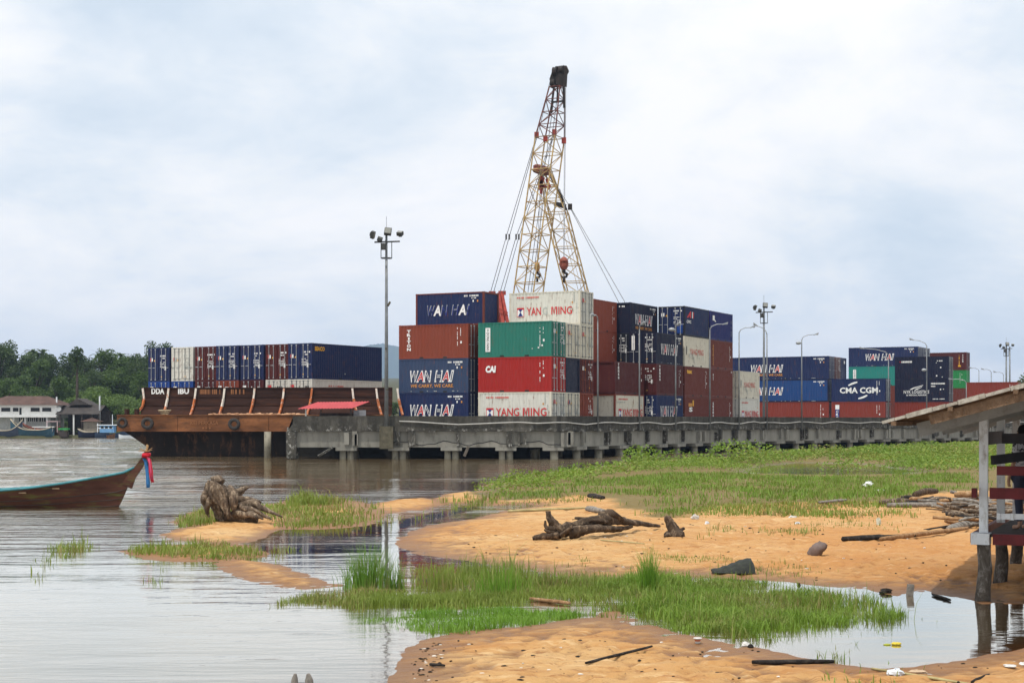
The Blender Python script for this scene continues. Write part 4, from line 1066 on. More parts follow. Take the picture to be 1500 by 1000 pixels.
# long boxes behind the floodlight mast
GA = Vector((35.7,177,0))
C(GA, 'u', lv(0), 'redox', 'long red brown container, lowest under the two long blue ones', L=12.19, let=plainv(7))
C(GA, 'u', lv(1), 'blue', 'long blue container with bold lettering between red brown and navy ones', L=12.19, let=wan_hai(), frame='night')
C(GA, 'u', lv(2), 'navy', 'long navy container with lettering and an orange slogan, top of the long stack', L=12.19, let=wan_hai(True))
for k in (1,2):
    for q in range(2): C(GA+V_*2.54*k, 'u', lv(q), 'brown', 'container hidden behind the long blue and red brown stack', L=12.19, doors=False)
C(GA+V_*2.54, 'u', lv(2), 'brown', 'brown container end just behind the long navy container', L=12.19, endlet=e_marks(WHITE,20))
C(GA+V_*5.08, 'u', lv(2), 'navy', 'navy container end farthest back behind the long navy container', L=12.19, doors=False, endlet=lambda s: s.rect(1.2,1.9,.5,.35,WHITE))
GC = Vector((41.4,174.2,0))
C(GC, 'u', lv(0), 'redox', 'red brown container with an upright blue and white name strip', let=lambda s,L,H: (s.rect(.45,.3,.45,1.9,INKB), s.rect(.45,1.75,.45,.5,WHITE,1), s.stack('CRON', .53,.35,.28,1.35,WHITE,.03,1), vmarks(s,L,H,WHITE,9)))
C(GC, 'u', lv(1), 'navy', 'navy container with large white lettering between two curved white strokes', let=cma)
GN = Vector((49.3,177.3,0))
C(GN, 'u', lv(0), 'redox', 'red brown container, lowest under the white winged emblem', let=plainv(9))
C(GN, 'u', lv(1), 'night', 'navy container with a white winged emblem and lettering', let=nyk)
C(GN, 'u', lv(2), 'night', 'navy container with tiny white lettering above the winged emblem one', let=smallred)
GF = Vector((54,209,0))
for q in range(2): C(GF, 'u', lv(q), 'brown', 'container hidden under the teal one behind the white lettered navy box', L=9.3, doors=False)
C(GF, 'u', lv(2), 'teal', 'teal container with a small upright white panel, far behind', L=9.3, let=dongfang)
C(GF, 'u', lv(3), 'navy', 'navy container with lettering stacked above the teal one', L=9.3, let=wan_hai(w0=2.6))
for k in (1,2):
    for q in range(3): C(GF+V_*2.54*k, 'u', lv(q), 'navy', 'container hidden behind the stack topped by the lettered navy box', L=9.3, doors=False)
C(GF+V_*2.54, 'u', lv(3), 'navy', 'navy container end second in the row behind the lettered box over teal', L=9.3, endlet=e_marks(WHITE,22))
C(GF+V_*5.08, 'u', lv(3), 'navy', 'navy container end last in the row behind the lettered box over teal', L=9.3, endlet=e_marks(WHITE,23))
GR = Vector((65.6,226.6,0))
C(GR, 'u', lv(0), 'brown', 'brown container at the bottom under the grass green one', doors=False)
C(GR, 'u', lv(1), 'brown', 'brown container directly under the grass green one', doors=False)
C(GR, 'u', lv(2), 'grass', 'grass green container under the dark red one, far along the quay', let=plainv(12), doors=False)
C(GR, 'u', lv(3), 'maroon', 'dark red container with yellow marks on top of the grass green one', let=lambda s,L,H: (s.bits(L-1.1,.6,.12,1.6,INKY,3,True), s.bits(L-.6,1.0,.14,1.2,WHITE,4,True), s.rect(L-1.2,.5,.4,.22,INKY)), doors=False)
GE = Vector((61.2,190,0))
C(GE, 'u', lv(0), 'redox', 'red brown container at the bottom behind the shed roof', doors=False)
C(GE, 'u', lv(1), 'redox', 'red brown container above another, standing alone behind the shed roof', let=plainv(13), doors=False)
# on the barge
BC = Vector((-16.1,126.4,0)); BH = 2.896
up = [('navy','navy container on the barge at the corner nearest the quay, long side in view', seaco), ('maroon','maroon container on the barge beside the corner navy one', None),
      ('navy','navy container on the barge, third from the quay end', None), ('navy','navy container on the barge, middle of the row', None),
      ('maroon','maroon container on the barge beside the white one', None), ('white','white container on the barge, the only white door end of the upper row', None), ('navy','navy container at the river end of the barge row', None)]
lo = [('white','white container below the corner navy one on the barge'),('white','white container below the first maroon one on the barge'),('maroon','maroon container in the lower barge row next to the white ones'),
      ('brick','brick red container in the lower barge row'),('maroon','dark maroon container in the lower barge row next to the cobalt ones'),('cobalt','cobalt blue container below the white one on the barge'),('cobalt','cobalt blue container in the lower row at the river end of the barge')]
for k in range(7):
    cr = BC-UB*(2.57*k)+VB*(.12*((k*5) % 3))
    ik = INKG if up[k][0] == 'white' else WHITE
    C(cr, 'v', 6.10, up[k][0], up[k][1], L=9.6, H=BH, u=UB, v=VB, let=up[k][2], endlet=e_marks(ik, 30+k, (INKF,WHITE) if up[k][0] != 'white' else (INKF,INKG)))
    C(cr, 'v', 3.20, lo[k][0], lo[k][1], L=9.6, H=BH, u=UB, v=VB, endlet=lambda s, k=k: (s.rect(.28,2.25,.35,.2,INKR if lo[k][0]=='white' else WHITE,3), s.bits(1.0,2.2,1.1,.16,INKK if lo[k][0]=='white' else WHITE,50+k)), let=(lambda s,L,H: s.bits(2,2.3,2.2,.12,INKF,4)) if k == 0 else None)
# ---------------------------------------------------------------- cranes
TAN = plain('crane_tan', (.40,.28,.12), .6, var=.4, scale=1.2, dirt=(.18,.06,.03), damt=.9)
OXB = plain('crane_oxide', (.13,.045,.035), .6, var=.4, scale=1.2, dirt=(.04,.02,.02))
BLK = plain('crane_black', (.025,.022,.02), .6, var=.4, scale=2, dirt=(.12,.05,.03))
CRED = plain('crane_red', (.32,.05,.035), .6, var=.3, scale=2, dirt=(.10,.04,.03))
WIRE = plain('wire', (.10,.10,.11), .5, var=.2)
WIREL = plain('wire_light', (.33,.34,.36), .5, var=.2)
def lattice(secs, ax, ay, bay, cr, br, seed=0):
    """secs: (centre, half size); returns MB of chords and zigzag bracing between the sections"""
    mb = MB(); rings = []
    for (c0, h0), (c1, h1) in zip(secs[:-1], secs[1:]):
        n = max(1, round((c1-c0).length/bay))
        for k in range(n): t = k/n; rings.append((c0.lerp(c1, t), h0+(h1-h0)*t))
    rings.append(secs[-1])
    cs = [[c+ax*(i*h)+ay*(j*h) for i, j in ((-1,-1),(1,-1),(1,1),(-1,1))] for c, h in rings]
    for q in range(4):
        for a, b in zip(cs[:-1], cs[1:]): mb.tube([a[q], b[q]], cr, 6, cap=False)
    for k, r in enumerate(cs):
        for q in range(4):
            mb.tube([r[q], r[(q+1)%4]], br, 4, cap=False)
            if k < len(cs)-1:
                a, b = (q, (q+1)%4) if (k+q) % 2 else ((q+1)%4, q)
                mb.tube([r[a], cs[k+1][b]], br, 4, cap=False)
    return mb, cs
def wires(mb, pairs, r=.028):
    for a, b in pairs: mb.tube([a, b], r, 4, cap=False)
DC = 141.0
cA = W(750,602,DC); 
crane = thing('crane', 'tall lattice boom crane with a black head behind the containers', 'crane', (0,0,0))
ax = Vector((math.cos(R(27)), -math.sin(R(27)), 0)); ay = Vector((math.sin(R(27)), math.cos(R(27)), 0))
b0, b1, b2, b3 = W(753,580,DC), W(805.5,202,DC), W(816,128,DC), W(820,100,DC)
mb, _ = lattice([(b0,.98),(b1,.98)], ax, ay, 1.42, .064, .040); mb.build('boom', TAN, crane)
mb, _ = lattice([(b1,.98),(b2,.52)], ax, ay, 1.3, .060, .040); mb.build('boom_tip', OXB, crane)
mb = MB()
for q in ((786,198),(812,194),(799,203),(826,206)): mb.box(W(*q,DC), (.4,.4,.5))
mb.build('boom_joint', CRED, crane)
mb = MB()
for s_ in (-1,1):
    o = ax*(.26*s_)
    pl = [W(812,128,DC),W(809,116,DC),(W(813,104,DC)),W(818,97,DC),W(826,97,DC),W(829.5,105,DC),W(827,110,DC),W(826,128,DC)]
    n = len(pl); vs = [p+o-ay*.06 for p in pl]+[p+o+ay*.06 for p in pl]
    mb.add(vs, [tuple(range(n)), tuple(range(n,2*n))[::-1]]+[(i,(i+1)%n,n+(i+1)%n,n+i) for i in range(n)])
for q in ((814,105),(823,103),(811,122)):
    M = Matrix.Rotation(R(90),4,'Y'); M = Matrix.Rotation(R(-27),4,'Z') @ M
    mb.lathe([(.0,-.2),(.42,-.2),(.36,-.1),(.36,.1),(.42,.2),(0,.2)], 14, c=W(*q,DC), M=M)
mb.box(W(819,118,DC), (.55,.5,.9)); mb.beam(W(812,124,DC-.3), W(807,165,DC-.4), .2); mb.beam(W(825,118,DC), W(826.5,158,DC), .2); mb.beam(W(817,124,DC+.2), W(816,150,DC+.2), .14); mb.beam(W(809,150,DC-.3), W(827,148,DC), .16); mb.build('boom_head', BLK, crane)
mb = MB(); la, lb = W(813,150,DC-.9), W(756,575,DC-.9)
for s_ in (-.16,.16): mb.tube([la+ax*s_, lb+ax*s_], .025, 4)
mb.build('ladder', BLK, crane)
mb = MB()
for (x0,y0),(x1,y1),(x2,y2) in (((786,198),(741.5,347),(718,430)),((787.5,198),(746,347),(722.5,430)),((812,194),(756,347),(732,430)),((813.5,194),(760,347),(737,430))):
    for dq, (u0, u1) in ((DC,((x0,y0),(x1,y1))),(DC+.4,((x1,y1),(x2,y2)))): wires(mb, [(W(*u0,dq), W(*u1,dq))])
wires(mb, [(W(806,118,DC), W(786,198,DC+.3)), (W(786,198,DC+.3), W(770,262,DC+.3)), (W(807,118,DC), W(788,198,DC+.3))], .022)
for q in ((741.5,347),(746,347),(756,347),(760,347)): mb.box(W(*q,DC+.2), (.16,.16,.5))
mb.build('pendant_wire', WIRE, crane)
mb = MB()
for dx in (0, 1.6): wires(mb, [(W(827.5+dx,108,DC), W(825.5+dx*.6,380,DC-.1))], .022)
mb.build('hoist_wire', WIREL, crane)
mb = MB()
for s_ in (0, 9):
    mb.beam(W(731+s_*.55,432,DC+1.5), W(734+s_*.55,520,DC+3), .3); mb.beam(W(730+s_*.55,430,DC+1.5), W(744+s_,520,DC-2), .26)
mb.beam(W(716,429,DC+1.5), W(726,429,DC+1.5), .3); mb.beam(W(730,429,DC+1.5), W(741,429,DC+1.5), .35)
mb.box(W(733.5,447,DC+1.6), (.55,.5,1.3))
for k in range(5): mb.beam(W(731,452+k*12,DC), W(744,458+k*12,DC), .1)
mb.beam(W(736,470,DC+3), W(742,590,DC+3), .35); mb.build('gantry', CRED, crane)
mb = MB()
hb = W(750,596,DC+1.5); mb.box((hb.x,hb.y,5.4), (4.2,7,2.6)); mb.box((hb.x-3,hb.y,3.0), (1.1,7.5,1.4)); mb.box((hb.x+3,hb.y,3.0), (1.1,7.5,1.4)); mb.box((hb.x,hb.y,3.6), (5.2,3,.9))
mb.build('undercarriage', TAN, crane)
DC2 = 150.0
crane2 = thing('crane', 'shorter lattice boom crane leaning beside the black headed one', 'crane', (0,0,0))
ax2 = Vector((math.cos(R(12)), -math.sin(R(12)), 0)); ay2 = Vector((math.sin(R(12)), math.cos(R(12)), 0))
c0, c1, c2 = W(885,590,DC2), W(816,312,DC2), W(800,252,DC2)
mb, cs2 = lattice([(c0,1.05),(c1,.95)], ax2, ay2, 1.75, .064, .040)
for a, b in zip(cs2[:-1], cs2[1:]):
    for s_ in (.33,.66): mb.tube([a[1].lerp(a[0], s_*.5), b[1].lerp(b[0], s_*.5)], .02, 4, cap=False)
mb.build('boom', TAN, crane2)
mb, _ = lattice([(c1,.95),(c2,.4)], ax2, ay2, 1.5, .058, .036); mb.build('boom_tip', TAN, crane2)
mb = MB(); M = Matrix.Rotation(R(20),4,'Z') @ Matrix.Rotation(R(70),4,'X')
mb.lathe([(0,-.35),(.72,-.35),(.86,-.2),(.78,0),(.86,.2),(.72,.35),(0,.35)], 18, c=W(793,249,DC2-1.2), M=Matrix.Rotation(R(14),4,'Y'))
mb.build('sheave', plain('sheave_rust', (.17,.05,.035), .7, var=.4), crane2)
mb = MB()
for (a, b) in (((789,262),(797,276)),((797,260),(789,278)),((793,258),(793,284)),((790,270),(806,276)),((800,262),(806,274)),((787,268),(796,268))): mb.beam(W(*a,DC2-1), W(*b,DC2-1), .22)
mb.build('tip_linkage', CRED, crane2)
mb = MB(); mb.beam(W(802,252,DC2), W(818,278,DC2+.4), .16); mb.beam(W(818,278,DC2+.4), W(829,308,DC2+.4), .3); mb.beam(W(812,298,DC2-.6), W(829,303,DC2-.6), .4); mb.box(W(835,303,DC2), (.4,.4,.55))
mb.build('strut', BLK, crane2)
mb = MB()
for q in ((833,300),(836.5,305)): wires(mb, [(W(*q,DC2), W(905+(q[0]-833)*2.6,440,DC2+2)), (W(905+(q[0]-833)*2.6,440,DC2+2), W(955,545,DC2+2))], .034); wires(mb, [(W(*q,DC2), W(803,254,DC2))], .03)
mb.build('pendant_wire', WIREL, crane2)
mb = MB(); wires(mb, [(W(792,256,DC2-1), W(787,380,DC2-1)), (W(795,256,DC2-1), W(789,380,DC2-1))], .022); mb.build('hoist_wire', WIRE, crane2)
mb = MB(); hb = W(885,592,DC2+3); mb.box((hb.x,hb.y,4.6), (4,6,2.4)); mb.box((hb.x,hb.y,2.9), (5,6,1.2)); mb.build('undercarriage', TAN, crane2)
def hook(px, py, D, mat, r, h, label):
    t = thing('hook_block', label, 'hook block', W(px, py, D))
    mb = MB(); mb.blob((0,0,0), (r, .32, h), nu=14, nv=9, rough=.02); mb.box((0,0,h*.4), (r*1.5,.7,h*.5)); mb.build('block', mat, t, True)
    mb = MB(); mb.tube([(0,0,-h*.9),(0,0,-h*1.35)], .16, 8); mb.tube([(.05,0,-h*1.3),(.28,0,-h*1.5),(.22,0,-h*1.9),(-.1,0,-h*2.0),(-.26,0,-h*1.75)], [.13,.13,.12,.1,.04], 8)
    mb.box((0,0,-h*2.3), (.2,.2,.5)); mb.build('hook', BLK, t, True)
hook(826, 386, DC-.1, plain('hook_rust', (.26,.075,.05), .6, var=.35, scale=3, dirt=(.1,.04,.03)), .42, .62, 'large rust red hook block hanging between the two crane booms')
hook(787, 391, DC2-1, plain('hook_amber', (.40,.17,.03), .6, var=.35, scale=3, dirt=(.15,.06,.03)), .26, .5, 'narrow amber hook block hanging inside the taller boom')

# ---------------------------------------------------------------- lamps
POLE = plain('pole_steel', (.17,.18,.185), .5, .4, var=.25, scale=1.2, dirt=(.09,.07,.05))
POLEL = plain('lamp_grey', (.33,.345,.355), .45, .2, var=.1)
FLD = plain('flood_dark', (.05,.05,.045), .5, var=.3)
GLASS = plain('lamp_glass', (.20,.20,.18), .2, var=.1)
def mast(px, pyb, pyt, D, label, r=.16, full=True, twin=0):
    p = W(px, pyb, D); zt = W(px, pyt, D).z
    t = thing('floodlight_mast', label, 'light mast', p, 0, 'tall floodlight masts'); h = zt-p.z
    mb = MB(); mb.tube([(0,0,0),(0,0,h*.5),(0,0,h-.1)], [r,r*.75,r*.5], 10)
    if twin: mb.tube([(twin,0,0),(twin,0,h-.3)], [r*.9,r*.5], 8)
    mb.build('pole', POLE, t, True)
    mb = MB(); mb.tube([(0,0,h-.3),(0,0,h+1.2)], .012, 4)
    mb.beam((-.85,0,h-.62),(.95,.1,h-.55), .1); mb.beam((0,-.6,h-.6),(0,.6,h-.6), .1)
    for a in range(8):
        a0, a1 = a*math.pi/4, (a+1)*math.pi/4; q = .38
        mb.beam((q*math.cos(a0),q*math.sin(a0),h-1.75),(q*math.cos(a1),q*math.sin(a1),h-1.75), .06)
        if a % 2 == 0: mb.beam((q*math.cos(a0),q*math.sin(a0),h-1.75),(q*math.cos(a0),q*math.sin(a0),h-.6), .05)
    mb.box((-.22,-.2,h-.95), (.3,.3,.45)); mb.build('bracket', FLD, t)
    for (x, z, w_, hh, rz, rx) in ((-.95,-.12,.24,.52,60,25),(.12,.12,.50,.52,0,-30),(.98,-.02,.42,.32,-20,-60),(-.45,-.42,.35,.25,180,-40)):
        f = MB(); f.box((0,0,0), (w_, .26, hh)); f.box((0,.17,0), (w_*.5,.12,hh*.5))
        o = f.build('floodlight', FLD, t); o.location = (x, -.15, h+z); o.rotation_euler = (R(rx), R(-18 if x < 0 else 6), R(rz))
        f = MB(); f.box((0,-.137,0), (w_*.86,.012,hh*.86)); f.build('glass', GLASS, o)
    return t, h
t, h = mast(566, 655, 342, 111.5, 'tallest floodlight mast, in front of the quay with a dark footing')
mb = MB(); mb.box((0,.1,.7), (.95,.6,1.6)); mb.beam((0,-.05,h*.27), (.12,-.25,h*.27), .1); mb.box((0,-.2,h*.27+3.3-.4), (.12,.2,.12)); mb.beam((.1,-.1,h*.66), (.28,-.15,h*.68), .12)
mb.build('footing', plain('mossy_concrete', (.09,.08,.055), .9, var=.4, dirt=(.03,.03,.02)), t)
mast(1119, 622, 449, 166, 'floodlight mast standing beside the stacked white containers')
mast(1474, 625, 505, 245, 'pair of distant floodlight poles with white heads', .2, twin=.55)
def street(t_, pyt, arm, head, label, D=None, p=None, base=1.9):
    if p is None:
        q, d, n = onside(t_); q = q-n*.12
    else: q = p
    zt = W(0, pyt, q.y).z
    o = thing('street_lamp', label, 'street lamp', (q.x, q.y, base), 0, 'street lamps along the quay edge'); h = zt-base
    mb = MB(); mb.tube([(0,0,0),(0,0,h*.5),(0,0,h)], [.075,.062,.045], 8); mb.build('pole', POLE, o, True)
    a = Vector(arm)
    mb = MB(); mb.tube([Vector((0,0,h-.05)), a*.12+Vector((0,0,h+.18)), a*.5+Vector((0,0,h+.2)), a+Vector((0,0,h))], [.042,.04,.036,.03], 8); mb.build('arm', POLEL, o, True)
    mb = MB(); e = a+Vector((0,0,h)); dn = a.normalized()
    mb.beam(e-dn*.1, e+dn*.4, .18, .09); mb.blob(e+dn*.2-Vector((0,0,.05)), (.2,.09,.06), nu=8, nv=5, rough=0); mb.build('lamp_head', POLEL, o)
    if head:
        mb = MB(); mb.tube([(0,-.1,h-head),(head and -.5 or 0,-.2,h-head+.05)], .04, 6); mb.blob((-.35,-.25,h-head), (.28,.2,.16), nu=8, nv=5, rough=0); mb.build('side_lamp', POLEL, o, True)
names = [(5.88,468,(-.35,-.9,.25),0,'street lamp against the grimy white door ends'),
 (12.6,481,(.2,-.6,.3),0,'street lamp in front of the dark navy lettered containers'),
 (19.0,481,(.15,-.5,.25),.1,'street lamp with a small bright side lamp at its top'),
 (25.6,482,(1.15,-.1,.42),0,'street lamp with a bright arm over the royal blue container'),
 (31.7,487,(1.05,-.1,.45),0,'street lamp rising clear of the brown containers against the sky'),
 (38.0,489,(-.95,-.1,.75),0,'street lamp right beside the second floodlight mast'),
 (44.0,497,(1.2,-.1,.45),.35,'street lamp standing against the long blue containers')]
for t_, py, arm, hd, lb in names: street(t_, py, arm, hd, lb)
def quay_at(px):    # where the outer edge of the second side meets a line of sight
    k = (px-750)/F; s_ = (k*P2.y-P2.x)/(D2.x-k*D2.y); q = P2+D2*s_; return q-N2*.12
for px, py, arm, hd, lb in ((1300,519,(-2.6,-.1,.62),0,'street lamp with a long pale arm in front of the teal container'),
                            (1356,506,(-1.5,-.1,.6),2.6,'street lamp crossing the white winged emblem'),
                            (1414,560,(-1.6,-.1,.35),0,'street lamp beside the grass green container')):
    street(0, py, arm, hd, lb, p=quay_at(px))
for px, py in ((1434,543),(1452,545),(1470,549)):
    street(0, py, (-1.1,-.1,.4), 0, {1434:'nearest small street lamp over the lone red brown boxes',1452:'middle small street lamp over the lone red brown boxes',1470:'small street lamp closest to the twin floodlight poles'}[px], p=W(px,612,225), base=2.3)

# ---------------------------------------------------------------- hill, trees, far bank
def fol(name, lo, mid, hi, sc): return leafmat(name, lo, mid, hi, sc)
TREE_D = fol('tree_dark', (.022,.042,.012), (.042,.075,.02), (.075,.115,.032), .5)
TREE_M = fol('tree_mid', (.026,.055,.010), (.052,.10,.016), (.095,.15,.03), .5)
TREE_L = fol('tree_light', (.045,.09,.012), (.085,.15,.024), (.14,.20,.045), .5)
BARK = plain('bark', (.06,.045,.035), .95, var=.4, scale=2)
def crown_mesh(name, lobes, n, sz, seed, mat):
    g = np.random.default_rng(seed); cs = []
    for (cx, cy, cz, r, rz) in lobes:
        k = max(30, int(n*r*r*rz/sum(l[3]**2*l[4] for l in lobes)))
        t = g.normal(size=(k,3)); t /= np.linalg.norm(t, axis=1)[:,None]; t *= (g.random(k)**.45)[:,None]
        cs.append(np.stack([cx+t[:,0]*r, cy+t[:,1]*r, cz+t[:,2]*rz], 1))
    c = np.concatenate(cs); V, q = leaf_arrays(c, sz, .7)
    return npmesh(name, V, q, mat)
def tree_lobes(seed, h, w_, nl):
    q = random.Random(seed); L = []
    for k in range(nl):
        a = q.uniform(0, 6.28); f = q.random(); rr_ = w_*(.55 if k else .2)*q.uniform(.4,1)
        L.append((math.cos(a)*rr_, math.sin(a)*rr_, h*(.45+.5*f)-.1, w_*q.uniform(.3,.5), h*q.uniform(.12,.2)))
    return L
def trunk_mesh(h, r, seed):
    q = random.Random(seed); mb = MB(); mb.tube([(0,0,-.5),(q.uniform(-.1,.1),0,h*.3),(q.uniform(-.2,.2),q.uniform(-.2,.2),h*.7)], [r,r*.8,r*.4], 7)
    for k in range(4):
        a = q.uniform(0,6.28); mb.tube([(0,0,h*(.3+.08*k)),(math.cos(a)*h*.14,math.sin(a)*h*.14,h*(.5+.08*k)),(math.cos(a)*h*.24,math.sin(a)*h*.24,h*(.65+.07*k))],[r*.5,r*.35,r*.12],5)
    return mb.mesh('trunk', [BARK], True)
KIND = []
for k, (mt, h, w_, nl, n) in enumerate(((TREE_D,9,4.2,11,2600),(TREE_D,10,3.6,9,2300),(TREE_M,8,4.4,12,2600),(TREE_M,9,3.8,9,2300),(TREE_L,7,4.6,12,2600),(TREE_L,6,4.0,10,2200))):
    KIND.append((crown_mesh('crown', tree_lobes(k+5, h, w_, nl), int(n*1.5), .4, k, mt), trunk_mesh(h, .25, k)))
LBL = ['dark green forest tree on the wooded hill across the river','mid green forest tree on the slope of the wooded hill','light green bushy tree at the foot of the wooded hill']
def tree(k, x, y, s, rz, label, group, z=None):
    o = thing('tree', label, 'tree', (x, y, gz(x, y) if z is None else z), rz, group); o.scale = (s, s, s*rnd.uniform(.9,1.15))
    link('crown', KIND[k][0], o); link('trunk', KIND[k][1], o)
    return o
q = random.Random(21)
for row, (D, kinds, sc, step) in enumerate(((322,(0,1,0,2),1.0,2.3),(310,(0,1,3,0),1.0,2.6),(298,(2,0,1,2,3),.95,2.9),(284,(2,3,4,2),.8,3.2),(274,(4,5,3,4),.8,3.0),(266,(4,5,4),.8,3.0),(258,(4,5,4,2),.65,3.4))):
    x = (-30-750)*D/F
    while x < (235-750)*D/F + (6 if row < 4 else 2):
        xx = x+q.uniform(-1.3,1.3); yy = D+q.uniform(-3,3); k = q.choice(kinds); px = 750+xx*F/yy
        s = sc*q.uniform(.88,1.12)
        if row >= 5 and px < 125: s *= .6; yy += 4
        tree(k, xx, yy, s, q.uniform(0,6.28), LBL[k//2], ['dark forest trees','mid green forest trees','light bushy trees'][k//2])
        x += step*q.uniform(.8,1.25)
for D in (300, 285):
    for px in (555, 566, 577, 588, 600):
        tree(q.choice((2,3)), (px-750)*D/F, D, .35, q.uniform(0,6.28), 'low tree glimpsed between the barge and the quay stack', 'low trees behind the barge', z=2.5)
def palm(px, pyt, D, label, h):
    top = W(px, pyt, D); t = thing('palm_tree', label, 'palm tree', (top.x, top.y, top.z-h), 0, 'palms on the hill ridge')
    mb = MB(); mb.tube([(.5,0,0),(.2,0,h*.5),(0,0,h)], [.22,.16,.13], 7); mb.build('trunk', BARK, t, True)
    Vs = []; Fs = []; g = random.Random(px)
    for k in range(15):
        a = k/15*6.283+g.uniform(-.2,.2); el = g.uniform(-.1,.9); L = g.uniform(2.0,2.8)
        for s_ in range(7):
            f = s_/6; rr_ = L*f; z = math.sin(el)*L*f-1.5*f*f*(1.1-el*.4)
            wv = .42*(1-abs(f-.4))
            cx, cy = math.cos(a)*rr_*math.cos(el*.6), math.sin(a)*rr_*math.cos(el*.6)
            for sd_ in (-1,1): Vs.append((cx-math.sin(a)*wv*sd_, cy+math.cos(a)*wv*sd_, h+z-.25*wv))
        b_ = k*14
        for s_ in range(6): Fs.append((b_+2*s_, b_+2*s_+1, b_+2*s_+3, b_+2*s_+2))
    m_ = MB(); m_.add(Vs, Fs); m_.build('crown', TREE_D, t)
for px, py, lb in ((48,514,'palm on the hill ridge above the white house'),(63,516,'palm with drooping fronds next to the first ridge palm'),(148,519,'palm on the ridge just past the tallest tree'),(177,521,'palm closest to the barge on the hill ridge')):
    palm(px, py, 316, lb, 9)
tt = thing('tall_tree', 'tallest dark tree with a long bare trunk on the hill', 'tree', (W(113,510,268).x, 268, gz(W(113,510,268).x, 268)))
hz = W(113,508,268).z-tt.location.z
link('crown', crown_mesh('crown', [(0,0,hz-1.1,1.25,1.1),(-.7,0,hz-2,1,.9),(.6,.2,hz-2.1,1.1,.8),(.1,0,hz-3.0,1.0,.7),(-.2,0,hz-4,.6,.5)], 900, .42, 77, TREE_D), tt)
mb = MB(); mb.tube([(.1,0,-1),(0,0,hz*.5),(0,0,hz-1)], [.3,.24,.12], 8); mb.build('trunk', BARK, tt, True)
for px, py, D, s in ((1492,556,200,.75),(1512,548,205,.9),(1478,575,205,.5)):
    p = W(px, 610, D); tree(4 if px != 1512 else 2, p.x, p.y, s, px, {1492:'leafy tree beyond the twin floodlight poles',1512:'larger tree partly out past the shed roof',1478:'small bush like tree below the leafy one'}[px], None, z=2.3)
# bluish far mountain
mp = [(500,520),(520,512),(536,506),(548,504),(560,503),(572,505),(584,507),(596,511),(620,516),(660,520),(720,527),(800,540)]
MD = 6000.0; vs = []; fs = []
g = random.Random(3); P_ = []
for i in range(len(mp)-1):
    for k in range(6):
        t = k/6; P_.append((mp[i][0]*(1-t)+mp[i+1][0]*t, mp[i][1]*(1-t)+mp[i+1][1]*t+g.uniform(-.7,.7)))
prof = [(0,-500),(.35,-300),(.7,-120),(1,0),(.6,250),(0,600)]
for x, y in P_:
    top = W(x, y, MD)
    for f, dy in prof: vs.append((top.x*(1+dy/MD), MD+dy, top.z*f*(1+g.uniform(-.05,.05)*(f < 1))))
k = len(prof)
for i in range(len(P_)-1):
    for j in range(k-1): fs.append((i*k+j, (i+1)*k+j, (i+1)*k+j+1, i*k+j+1))
mb = MB(); mb.add(vs, fs)
tag(mb.build('mountain', plain('mountain_forest', (.03,.05,.022), .95, var=.5, scale=.02, rand=False), None, True), kind='structure')
# house and sheds on the far bank
WALL = plain('house_white', (.66,.66,.64), .8, var=.12, scale=.6, dirt=(.4,.38,.34))
ROOFB = plain('roof_brown', (.085,.052,.042), .9, var=.4, scale=.7, dirt=(.15,.06,.04), damt=.6)
DKW = plain('dark_window', (.012,.014,.016), .25, var=.2)
GREYD = plain('dark_roof', (.050,.042,.038), .9, var=.35, scale=.8, dirt=(.11,.10,.09))
HD = 247.0
house = thing('house', 'white two storey house with a brown roof on the far bank', 'house', (0,0,0))
a = lambda x, y, D=HD: W(x, y, D)
x0, x1 = a(-25,0).x, a(83,0).x
zf, z1, z2, zr = a(0,638).z, a(0,610).z, a(0,594).z, a(0,583).z
mb = MB(); mb.box(((x0+x1)/2, HD+4, (z1+z2)/2), (x1-x0, 8, z2-z1+.3)); mb.build('upper_wall', WALL, house)
mb = MB(); mb.box(((x0+x1)/2-.6, HD+4.6, (zf+z1)/2), (x1-x0-1.2, 7.6, z1-zf)); mb.build('lower_wall', plain('house_grey', (.45,.45,.43), .85, var=.2, dirt=(.2,.19,.17)), house)
mb = MB(); e = .5; mb.box(((x0+x1)/2, HD+3.6, z1+.02), (x1-x0+.3, 8.9, .22)); mb.build('balcony_slab', WALL, house)
mb = MB(); e = .6; c = [(x0-e,HD-e,z2+.1),(x1+e,HD-e,z2+.1),(x1+e,HD+8+e,z2+.1),(x0-e,HD+8+e,z2+.1),((x0+x1)/2-3.4,HD+4,zr+.4),((x0+x1)/2+3.2,HD+4,zr+.4)]
mb.add(c, [(0,1,5,4),(1,2,5),(2,3,4,5),(3,0,4),(3,2,1,0)]); mb.build('roof', ROOFB, house)
for (xa, xb, ya, yb_) in ((2,15,597,602.5),(19,27,597,602.5),(45,58,597,602.5),(62,75,597,602.5)):
    A, B = a(xa, yb_, HD-.02), a(xb, ya, HD-.02); mb = MB(); mb.box(((A.x+B.x)/2, HD-.02, (A.z+B.z)/2), (B.x-A.x, .1, B.z-A.z)); f = mb.build('window', DKW, house)
    mb = MB(); mb.box(((A.x+B.x)/2, HD-.05, A.z-.06), (B.x-A.x+.2,.12,.1)); mb.build('sill', WALL, f)
A, B = a(28.5,607,HD-.02), a(31.5,597,HD-.02); mb = MB(); mb.box(((A.x+B.x)/2,HD-.02,(A.z+B.z)/2),(B.x-A.x,.1,B.z-A.z)); mb.build('door', DKW, house)
